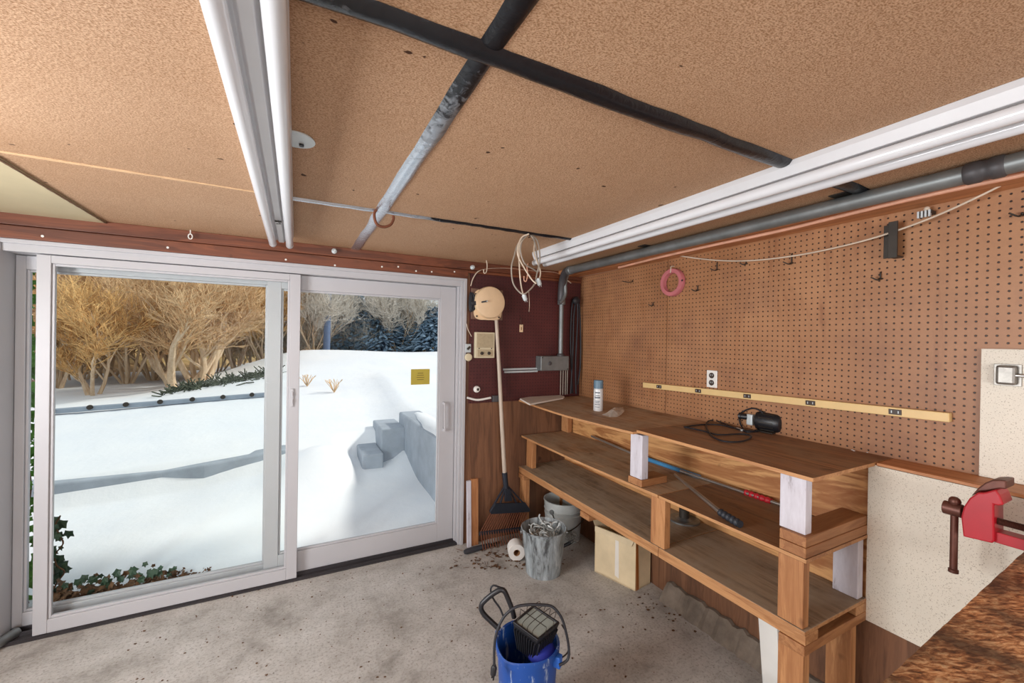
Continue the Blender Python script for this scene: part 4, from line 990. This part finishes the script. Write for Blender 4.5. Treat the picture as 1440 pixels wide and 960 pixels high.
MB().tube(spline([PD(x, y, dp-.135+.02*math.sin(i)) if False else PD(x, y, dp-.10-.04*abs(i-8)/8) for i, (x, y) in enumerate(cp_)], 5), .0052, 8).build('cord', 'rubber', wl_, smooth=60)
p0, p1_ = PD(695, 935, dp-.14), PD(693.5, 948, dp-.14); d = (p1_-p0).normalized(); u_, v_ = frame_of(d)
pm = MB().tube([p0, p0.lerp(p1_, .3), p1_], [.007, .012, .011], 10)
for s in (-1, 1): pm.bar(p1_+u_*s*.006, p1_+u_*s*.006+d*.018, .002, .006)
pm.build('plug', 'black', wl_, smooth=40)
# white board and label scrap under the near end of the bench
m = MB().prism([(1.93, PXx(1063, 872, 1.93).y, .42), (1.93, PXx(1091, 889, 1.93).y, .42), (1.93, PXx(1097, 953, 1.93).y, .0), (1.93, PXx(1073, 938, 1.93).y, .0)], (.018, 0, 0))
single(m, 'foam_board', 'white', 'white board leaning behind the near front leg of the workbench', 'board', bevel=.002)
c = PZ(1150, 945, .0); c.x = 1.80; c.y = .93
bx_ = thing('seed_packet', 'crumpled yellow green packet on the floor behind near bench leg', 'packet', (1.83, .99, 0))
MB().obox((1.84, 1.0, .055), .10, .07, .11, Matrix.Rotation(.5, 3, 'Z')).build('packet', 'offwhite', bx_, bevel=.012)
MB().obox((1.84, 1.0, .055), .07, .073, .06, Matrix.Rotation(.5, 3, 'Z')).build('print', 'yellowgreen', bx_, bevel=.004)
# steel tube in the left corner
a, b = PZ(24, 888, .03), PZ(-20, 915, .03)
m = MB().lathe([(.019, 0), (.024, .001), (.024, (b-a).length), (.019, (b-a).length)], a, (b-a).normalized(), 20, closed=True)
single(m, 'steel_tube', 'galv', 'end of a bluish steel tube on the floor by the left door frame', 'tube', smooth=40)
# litter scattered over the floor
lm = MB(); q = random.Random(21)
def leaf(m, p, s, q, lift=.006):
    a = q.random()*6.28; vs = []
    for k in range(5):
        t = a+k*1.2566; r = s*q.uniform(.5, 1.0); vs.append(Vector((p.x+r*math.cos(t), p.y+r*math.sin(t)*.7, p.z+lift*q.random())))
    m.add(vs+[v-Vector((0, 0, .0015)) for v in vs], [(0, 1, 2, 3, 4), (9, 8, 7, 6, 5)]+[(k, 5+k, 5+(k+1) % 5, (k+1) % 5) for k in range(5)])
for k in range(150):
    p = PZ(q.gauss(715, 35), q.uniform(762, 800), 0.002)
    if p.y < 2.9: leaf(lm, p, q.uniform(.006, .022), q)
for k in range(230):
    p = PZ(q.uniform(180, 1060), q.uniform(790, 958), 0.002)
    if p.x < 1.55: leaf(lm, p, q.uniform(.003, .009), q, .003)
for k in range(120):
    p = PZ(q.gauss(960, 45), q.gauss(850, 18), .002)
    if p.x < 2.0 and p.z < .1: leaf(lm, p, q.uniform(.004, .014), q, .004)
for k in range(26):
    p = PZ(q.gauss(690, 30), q.uniform(770, 800), .004); a = q.random()*3.1; l = q.uniform(.02, .06)
    if p.y < 2.9: lm.tube([p, p+Vector((l*math.cos(a), l*math.sin(a), .003))], .0015, 4)
o = single(lm, 'floor_litter', 'litter', 'dry leaf bits and grit scattered over the concrete floor', 'litter'); o['kind'] = 'stuff'
# ------------------------------------------------------------------ near bench with the vise
ZV = .95
e0, e1 = PZ(1240, 960, ZV), PZ(1440, 775, ZV); sl = (e1.y-e0.y)/(e1.x-e0.x)
def ey(x): return e0.y+sl*(x-e0.x)
nb = thing('side_bench', 'side bench with a stained chipboard top at the lower right corner', 'workbench', (1.5, -.1, 0))
# ragged front edge
top = [(.80, -.70), (2.07, -.70)]; q = random.Random(4); edge = [(2.07-1.27*k/60, ey(2.07-1.27*k/60)+q.uniform(-.0008, .0008)) for k in range(61)]
MB().prism([(x, y, ZV-.028) for x, y in top+edge], (0, 0, .028)).build('top', 'chip', nb)
MB().box(.86, 2.06, .27, .31, ZV-.118, ZV-.029).build('apron', 'pine_x', nb, bevel=.003)
for x in (.86, 1.97):
    for y in (-.62, .20): MB().box(x, x+.089, y, y+.068, 0, ZV-.029).build('leg', 'pine_z', nb, bevel=.003)
VX = 1.84
def vz(a, b, x=VX): return PXx(1310+a/6, 660+b/6, x)
vs_ = thing('bench_vise', 'red bench vise clamped on the edge of the chipboard bench', 'vise', (VX+.05, vz(700, 500).y, ZV))
jaw = [(265, 566), (246, 400), (268, 318), (315, 245), (385, 195), (440, 196), (540, 168), (575, 215), (610, 300), (560, 306), (526, 296), (530, 608), (508, 622)]
MB().prism([vz(*p) for p in jaw], (.085, 0, 0)).build('sliding_jaw', 'red', vs_, bevel=.004)
arch = [(310, 235), (370, 165), (430, 120), (490, 97), (560, 96), (613, 103), (612, 175), (560, 170), (440, 190), (385, 193)]
MB().prism([vz(*p)+Vector((.020, 0, 0)) for p in arch], (.075, 0, 0)).build('shaded_jaw_top', 'brown_iron', vs_, bevel=.004)  # shade on the jaw top is put into the colour, brown over red
# screw, thread, guide bar, rear jaw and base
s0, s1 = vz(525, 425, VX+.03), vz(1000, 512, VX+.03); s1.z = s0.z; s1.x = s0.x
d = (s1-s0); n = 90
MB().tube([s0+d*(k/n) for k in range(n+1)], [.0085+(.002 if k % 2 else 0) for k in range(n+1)], 12).build('screw', 'brown_iron', vs_)
yb = s1.y
g0 = vz(530, 570, VX+.02)
MB().box(VX+.015, VX+.065, yb-.06, g0.y, g0.z-.014, g0.z+.018).build('guide_bar', 'red', vs_, bevel=.003)
MB().prism([(VX-.005, yb+.03, g0.z-.03), (VX-.005, yb-.07, ZV+.0005), (VX-.005, yb-.12, ZV+.0005), (VX-.005, yb-.11, s0.z+.03), (VX-.005, yb-.04, s0.z+.075), (VX-.005, yb+.03, s0.z+.075)], (.095, 0, 0)).build('fixed_jaw', 'red', vs_, bevel=.005)
MB().box(VX-.03, VX+.12, yb-.16, yb-.03, ZV+.0005, ZV+.022).build('base', 'red', vs_, bevel=.004)
h0, h1 = vz(195, 300, VX+.03), vz(200, 872, VX+.03); h1.x = h0.x; h1.y = h0.y
MB().tube([h0, h1+Vector((0, 0, .012)), h1+Vector((0, 0, .010)), h1], [.0095, .0095, .0125, .0125], 14).build('handle', 'brown_iron', vs_, smooth=50)
c1 = vz(190, 335, VX+.03)
MB().cyl(c1+Vector((0, .024, 0)), c1-Vector((0, .020, 0)), .021, 18).ball((h0.x, h0.y, h0.z+.012), .0155, 12).build('handle_boss', 'brown_iron', vs_, smooth=45, bevel=.002)
MB().cyl(c1-Vector((0, .02, 0)), vz(270, 390, VX+.03)+Vector((0, -.01, 0)), .012, 14).build('spindle', 'brown_iron', vs_, smooth=50)
# ------------------------------------------------------------------ outside
def ss(a, b, x):
    t = max(0, min(1, (x-a)/(b-a))); return t*t*(3-2*t)
def wallY(x): return 4.72+.10*ss(-1.3, -.8, x)-.0*x
def snow_h(x, y):
    w = .02*math.sin(1.7*x+.6*y)+.015*math.sin(3.1*y-1.2*x)
    low = .045+.085*(y-3.2)+.05*math.exp(-((x+.1)/.6)**2)*max(0, y-3.2)/1.8
    low += .12*ss(4.2, 5.0, y)*ss(.95, 1.15, x)-.03*ss(.85, 1.15, x)*(1-ss(3.2, 3.8, y))-.05*ss(3.8, 4.7, y)*(1-ss(-1, -.3, x))-.04*ss(3.8, 4.7, y)*ss(.3, .7, x)+.24*ss(-.35, .25, x)*(1-ss(.42, .6, x))*ss(4.0, 4.75, y)
    t = ss(-2.6, .3, x)
    left = .33+.26*ss(5.0, 7.2, y)-.10*ss(8.5, 12, y)
    right = .40+.166*(min(y, 10.3)-5.05)-.06*max(0, y-10.3)
    up = left*(1-t)+right*t+.18*ss(.9, 1.5, x)*(1-ss(5, 9, y))
    y0_ = 4.74+.42*ss(.40, .62, x); s = ss(y0_, y0_+.18, y)
    if x > 1.28: return .64+w*.4+.10*max(0, y-5.0)*ss(5, 7, y) if y < 8 else up+w
    return (low+w*.5*ss(3.3, 4.2, y))*(1-s)+(up+w)*s
m = MB(); xs = [-9+.45*i for i in range(12)]+[-3.6+.11*i for i in range(56)]+[2.6+.5*i for i in range(14)]; ys = [3.165+.08*i for i in range(40)]+[6.4+.25*i for i in range(50)]
for y in ys:
    for x in xs: m.v.append((x, y, snow_h(x, y)))
W = len(xs)
for j in range(len(ys)-1):
    for i in range(W-1): m.f.append((j*W+i, j*W+i+1, (j+1)*W+i+1, (j+1)*W+i))
sn = struct(m, 'ground_snow', 'snow', smooth=80)
# far slope of leaf litter and a wooded skyline
m = MB(); nx, ny = 70, 40
for j in range(ny+1):
    for i in range(nx+1):
        x = -34+64*i/nx; y = 12.5+22*j/ny
        z = .1+.20*(y-12.5)*(.6+.5*ss(4, -10, x)) + .35*math.sin(x*.7)*math.sin(y*.5)*ss(13, 18, y)
        m.v.append((x, y, z))
for j in range(ny):
    for i in range(nx): k = j*(nx+1)+i; m.f.append((k, k+1, k+nx+2, k+nx+1))
struct(m, 'ground_slope', 'hill', smooth=80)
# concrete retaining walls
rw = MB(); rw.box(1.15, 1.42, 3.17, 5.22, -.1, .665)
single(rw, 'retaining_wall', 'conc_out', 'grey concrete retaining wall outside the right glass pane', 'wall', loc=(1.28, 4.2, -.1), bevel=.02)
cap = MB(); n = 30; vs = []
for k in range(n+1):
    y = 3.17+1.85*k/n; h = .05*(1-k/n)+.012; e = -.03+.008*math.sin(k*.7)+.10*ss(.5, 1, k/n)
    vs += [(1.20+e, y, .655), (1.22+e, y, .665+h*.8), (1.33, y, .67+h), (1.44, y, .66)]
fs = [(k*4+i, k*4+i+1, k*4+i+5, k*4+i+4) for k in range(n) for i in range(3)]+[(0, 3, 2, 1), (n*4, n*4+1, n*4+2, n*4+3)]+[(k*4+3, k*4, k*4+4, k*4+7) for k in range(n)]
single(cap.add(vs, fs), 'snow_cap', 'snow', 'snow lying along the top of the concrete retaining wall', 'snow', smooth=60)
stp = thing('concrete_steps', 'two stepped concrete blocks against the far end of the retaining wall', 'steps', (.95, 5.0, 0))
MB().box(.885, 1.16, 4.90, 5.5, -.05, .53).build('step', 'conc_out', stp, bevel=.015)
MB().box(.66, .884, 4.74, 5.5, -.05, .30).build('step', 'conc_out', stp, bevel=.015)
kb = MB(); pts = [(-4.2, 4.80), (-1.07, 4.84), (-.75, 4.80), (-.1, 4.86), (.35, 4.95)]
hs = [.30, .32, .35, .41, .33]; vs = []; fs = []
for (x, y), h in zip(pts, hs): vs += [(x, y, -.05), (x, y, h), (x, y+.2, h+.01), (x, y+.2, -.05)]
for k in range(len(pts)-1):
    for i in range(4): fs.append((4*k+i, 4*k+(i+1) % 4, 4*k+4+(i+1) % 4, 4*k+4+i))
fs += [(3, 2, 1, 0), (16, 17, 18, 19)]
single(kb.add(vs, fs), 'low_wall', 'conc_out', 'low grey kerb wall crossing the snow outside the left pane', 'wall', bevel=.015)
er = thing('edging_beam', 'thin grey edging rail with bolts half buried along the snow bank', 'rail', (-1.4, 7.0, .3))
ra, rb = Vector((-2.75, 7.05, snow_h(-2.6, 7.05)+.035)), Vector((-.30, 7.0, snow_h(-.3, 7.0)+.035))
MB().bar(ra, rb, .07, .06).build('beam', 'edging', er, bevel=.01)
for k in range(7):
    p = ra.lerp(rb, .06+.14*k); MB().cyl(p+Vector((0, -.065, .02)), p+Vector((0, -.04, .02)), .03, 10).build('bolt', 'iron', er)
# bare trees
def grow(T, S, p, d, L, r, lv, q, fan, maxlv, bend=.25, up=.1):
    n = 4 if lv < maxlv else 3; pts = [p.copy()]; rs = [r]
    for k in range(n):
        d = (d+Vector((q.uniform(-1, 1), q.uniform(-1, 1), q.uniform(-1, 1)))*bend+Vector((0, 0, up))).normalized(); p = p+d*(L/n); pts.append(p.copy()); rs.append(r*(1-.55*(k+1)/n))
    (T if lv <= 1 else S).tube(pts, rs, 6 if lv == 0 else (5 if lv == 1 else 3), cap=False)
    if lv >= maxlv: return
    for k in range(fan[lv]):
        t = q.uniform(.25, 1)*n; i = min(int(t), n-1); a = pts[i].lerp(pts[i+1], t-i)
        dd = (d+Vector((q.uniform(-1, 1), q.uniform(-1, 1), q.uniform(-.5, .8)))*.95).normalized()
        grow(T, S, a, dd, L*q.uniform(.45, .72), max(rs[i]*.55, .0055), lv+1, q, fan, maxlv, bend*.8, up*.7)
def bare_tree(name, label, loc, seed, stems, L, r, fan, lean, tw, group=None, tmat='bark', minr=0):
    q = random.Random(seed); T, S = MB(), MB(); o = Vector(loc)
    for k in range(stems):
        a = 2*PI*(k+q.random()*.6)/stems; d = Vector((math.cos(a)*lean, math.sin(a)*lean, 1)).normalized()
        grow(T, S, o+Vector((math.cos(a)*r*1.3, math.sin(a)*r*1.3, -.05)), d, L*q.uniform(.8, 1.1), r*q.uniform(.7, 1), 0, q, fan, len(fan))
    t = thing(name, label, 'tree', loc, group)
    T.build('trunk', tmat, t, smooth=60); S.build('twigs', tw, t)
    return t
def copy_tree(o, loc, rz, sc=1, label=None, group=None):
    r = o.copy(); C.objects.link(r); r.location = loc; r.rotation_euler = (0, 0, rz); r.scale = (sc, sc, sc)
    if label: r['label'] = label
    if group: r['group'] = group
    for ch in o.children:
        c = ch.copy(); C.objects.link(c); c.parent = r
    return r
def on(px, Y):
    p = PY(px, 500, Y); return (p.x, Y, snow_h(p.x, Y)-.03 if Y < 13 else .1+.2*(Y-12.5)*.8)
t1 = bare_tree('bare_tree', 'multi stemmed pale bare tree left of centre beyond the snowy kerb', on(250, 9.2), 3, 3, 1.5, .095, (6, 7, 6, 5), .62, 'twig')
t2 = bare_tree('bare_tree', 'pale bare tree with upright fan of stems right of the forked one', on(281, 9.4), 11, 4, 1.5, .07, (6, 7, 6, 5), .45, 'twig')
t3 = bare_tree('bare_shrub', 'smaller bare shrub at left edge of the snow bank', on(132, 9.0), 19, 4, 1.0, .035, (5, 7, 6, 5), .5, 'twig3')
proto = bare_tree('bare_shrub', 'leafless tan shrub in the dense thicket beyond the snow', on(180, 11.5), 23, 7, 1.5, .03, (6, 7, 6, 5), .42, 'twig', 'tan shrubs of the thicket')
proto2 = bare_tree('bare_shrub', 'leafless tan shrub in the dense thicket beyond the snow', on(330, 12), 29, 7, 1.6, .03, (6, 7, 6, 5), .38, 'twig3', 'tan shrubs of the thicket')
q = random.Random(2)
for i, (px, Y, s) in enumerate(((80, 11, 1.1), (110, 13, 1.3), (150, 14, 1.4), (215, 12.6, 1.2), (240, 15, 1.2), (300, 14, 1.1), (350, 13, 1.25), (372, 11.6, 1.0), (90, 16, 1.3), (50, 12, 1.2), (395, 15, 1.1))):
    copy_tree((proto, proto2)[i % 2], on(px, Y), q.random()*6.28, s, group='tan shrubs of the thicket')
pale = bare_tree('bare_shrub', 'pale frosted bare shrub along the crest seen through the right pane', on(560, 12.5), 37, 7, 1.5, .025, (6, 7, 6, 5), .42, 'twig2', 'pale shrubs on the crest')
for px, Y, s in ((440, 11.8, .9), (425, 13.5, 1.1), (505, 13.6, .9), (595, 14.5, 1.0), (640, 13.6, 1.1)):
    copy_tree(pale, on(px, Y), q.random()*6.28, s, group='pale shrubs on the crest')
bt_ = MB(); b = on(459, 11.3); bt_.tube([Vector(b), Vector((b[0]+.02, b[1], b[2]+1.6)), Vector((b[0]-.05, b[1], b[2]+5))], [.085, .075, .06], 10)
single(bt_, 'tree_trunk', 'treeblue', 'straight bluish tree trunk at the left of the right pane', 'tree', smooth=60)
def evergreen(px, Y, h, w, seed, label):
    q = random.Random(seed); b = Vector(on(px, Y)); t = thing('evergreen_tree', label, 'tree', b)
    MB().tube([b, b+Vector((0, 0, h))], [.1, .03], 8).build('trunk', 'treeblue', t)
    m = MB()
    for k in range(2600):
        z = h*q.random()**.8; rr = w*(1-z/h*.8)*math.sqrt(q.random()); a = q.random()*6.28
        p = b+Vector((rr*math.cos(a), rr*math.sin(a), z+.1)); d = Vector((math.cos(a)+q.uniform(-.6, .6), math.sin(a)+q.uniform(-.6, .6), q.uniform(-.6, .3))).normalized(); L = q.uniform(.12, .34); s = d.cross(Vector((0, 0, 1))).normalized()*L*.22
        m.add([p, p+d*L*.5+s, p+d*L, p+d*L*.5-s, p+d*L*.5+Vector((0, 0, .03))], [(0, 1, 4), (1, 2, 4), (2, 3, 4), (3, 0, 4)])
    m.build('foliage', 'evergreen', t)
evergreen(490, 13.4, 2.5, 1.0, 1, 'shaded bluish evergreen tree behind the bluish trunk')
evergreen(538, 12.9, 1.6, 1.0, 2, 'shaded bluish evergreen tree behind middle of the pale shrubs')
evergreen(614, 12.0, 1.2, .9, 3, 'low shaded bluish evergreen at the right end of the crest')
evergreen(580, 14.2, 2.0, 1.1, 4, 'shaded bluish evergreen rising between the middle and right evergreens')
# twigs poking out of the snow
def tuft(px, py, Y, h, label, seed):
    p = PY(px, py, Y); p = Vector((p.x, Y, snow_h(p.x, Y))); q = random.Random(seed); m = MB()
    for k in range(16):
        d = Vector((q.uniform(-.7, .7), q.uniform(-.5, .5), 1)).normalized(); m.tube([p-d*.05, p+d*h*.6, p+d*h+Vector((q.uniform(-.06, .06), 0, 0))], .004, 4)
    single(m, 'dry_twigs', 'twig', label, 'plant')
tuft(470, 547, 7.0, .22, 'dry twigs poking from the snow slope in the right pane', 1)
tuft(432, 538, 7.5, .2, 'dry twigs in the snow at left edge of the right pane', 2)
q = random.Random(9); dk = MB()
for k in range(380):
    t = q.random(); x = -1.75+1.5*t; y = 8.1+q.gauss(0, .16)+.5*t; p = Vector((x, y, snow_h(x, y))); d = Vector((q.uniform(-1, 1), q.uniform(-1, 1), q.uniform(.1, .7))).normalized()
    dk.tube([p, p+d*q.uniform(.08, .2)], .009, 4)
single(dk, 'low_shrub', 'creeper', 'low dark creeping shrub on the snow bank right of the bare trees', 'shrub')['kind'] = 'stuff'
# ivy at the left edge of the glass
def ivy_leaf(m, p, s, q, nrm=None):
    n = nrm or Vector((q.uniform(-.6, .6), -1, q.uniform(-.3, .7))).normalized(); u, v = frame_of(n); a = q.random()*.9-.45+PI
    pts = []
    for t, r in ((0, 1), (.45, .55), (.95, .85), (1.6, .5), (2.3, .62), (PI, .35), (-2.3, .62), (-1.6, .5), (-.95, .85), (-.45, .55)):
        pts.append(p+(v*math.cos(t+a)+u*math.sin(t+a))*s*r)
    c = p+n*s*.12
    m.add([c]+pts, [(0, i+1, (i+1) % 10+1) for i in range(10)])
def ivy(name, label, zone, n, stemx, seed, mat):
    q = random.Random(seed); st = MB(); lf_ = MB()
    t = thing(name, label, 'plant', (stemx, 3.30, .03))
    for k in range(3):
        x = stemx+.03*(k-1); st.tube(spline([(x+.02*math.sin(i*1.9+k), 3.26+.02*k+.015*math.cos(i*2.3), .03+zone[3]*i/9) for i in range(10)], 4), .004, 6)
    st.build('stems', 'litter', t, smooth=60)
    for k in range(n):
        x = q.uniform(zone[0], zone[1]); z = q.uniform(zone[2], zone[3]); ivy_leaf(lf_, Vector((x, 3.24+q.uniform(0, .14), z)), q.uniform(.022, .05), q)
    lf_.build('leaves', mat, t)
ivy('ivy_vine', 'green ivy climbing outside at the left edge of the door glass', (-1.46, -1.26, .05, 2.05), 330, -1.36, 5, 'ivy')
ivy('ivy_vine', 'dark ivy sprig rising at lower left corner of the left pane', (-1.25, -1.175, .06, .50), 40, -1.22, 6, 'ivy_dark')
lt = MB(); q = random.Random(14)
for k in range(420):
    t = q.random()**1.3; x = -1.22+.75*t; y = 3.20+abs(q.gauss(0, .05)); z = .045+abs(q.gauss(0, .05))*(1-t*.7)
    ivy_leaf(lt, Vector((x, y, z)), q.uniform(.014, .034), q, Vector((q.uniform(-.8, .8), q.uniform(-1, .2), q.uniform(.2, 1))).normalized())
single(lt, 'leaf_pile', 'litter', 'brown dead leaves heaped outside against the left pane', 'leaves')['kind'] = 'stuff'
ga = MB(); q = random.Random(15)
for k in range(40):
    t = q.random(); x = -1.15+.5*t; ivy_leaf(ga, Vector((x, 3.21+min(.1, abs(q.gauss(0, .06))), .09+min(.07, abs(q.gauss(0, .045))))), q.uniform(.02, .04), q)
single(ga, 'ground_ivy', 'ivy_dark', 'dark green ivy leaves on top of the dead leaf heap outside', 'plant')['kind'] = 'stuff'

# ------------------------------------------------------------------ light
w = bpy.data.worlds.new('sky'); bpy.context.scene.world = w; w.use_nodes = True
bg = w.node_tree.nodes['Background']; bg.inputs['Color'].default_value = (.86, .92, 1.0, 1); bg.inputs['Strength'].default_value = 0.84
def sun(direction, e, col, ang):
    l = bpy.data.lights.new('sun', 'SUN'); l.energy = e; l.color = col; l.angle = math.radians(ang)
    o = bpy.data.objects.new('sun', l); C.objects.link(o); o.rotation_euler = Vector(direction).to_track_quat('-Z', 'Y').to_euler(); return o
sun((-.80, .05, -.62), 2.6, (1, .93, .84), 6.0)
def daylight(name, loc, direction, sx, sy, e, col=(1, .97, .93)):
    l = bpy.data.lights.new(name, 'AREA'); l.shape = 'RECTANGLE'; l.size = sx; l.size_y = sy; l.energy = e; l.color = col
    o = bpy.data.objects.new(name, l); C.objects.link(o); o.location = loc; o.rotation_euler = Vector(direction).to_track_quat('-Z', 'Z').to_euler(); return o
daylight('window_daylight', (XW-.12, 1.2, 1.35), (1, 0, 0), 2.2, 1.15, 194, (.96, .98, 1))  # unseen area lamp added on the left to brighten the room
daylight('window_daylight', (-.05, YF-.12, 1.37), (0, 1, 0), 2.6, 1.3, 90, (.98, .99, 1))  # unseen area lamp added behind the camera to lift the interior
# ------------------------------------------------------------------ camera
cam = bpy.data.cameras.new('camera'); co = bpy.data.objects.new('camera', cam); C.objects.link(co)
cam.sensor_width = 36; cam.sensor_fit = 'HORIZONTAL'; cam.lens = FPX/1440*36; cam.clip_start = .02; cam.clip_end = 300
co.matrix_world = Matrix.Translation((0, 0, HC)) @ ROT.to_4x4()
S = bpy.context.scene; S.camera = co
S.view_settings.view_transform = 'Standard'; S.view_settings.look = 'None'; S.view_settings.gamma = 1; S.view_settings.use_curve_mapping = False
S.view_settings.exposure = 0
S.cycles.max_bounces = 10; S.cycles.diffuse_bounces = 6; S.cycles.transparent_max_bounces = 16; S.cycles.sample_clamp_indirect = 6
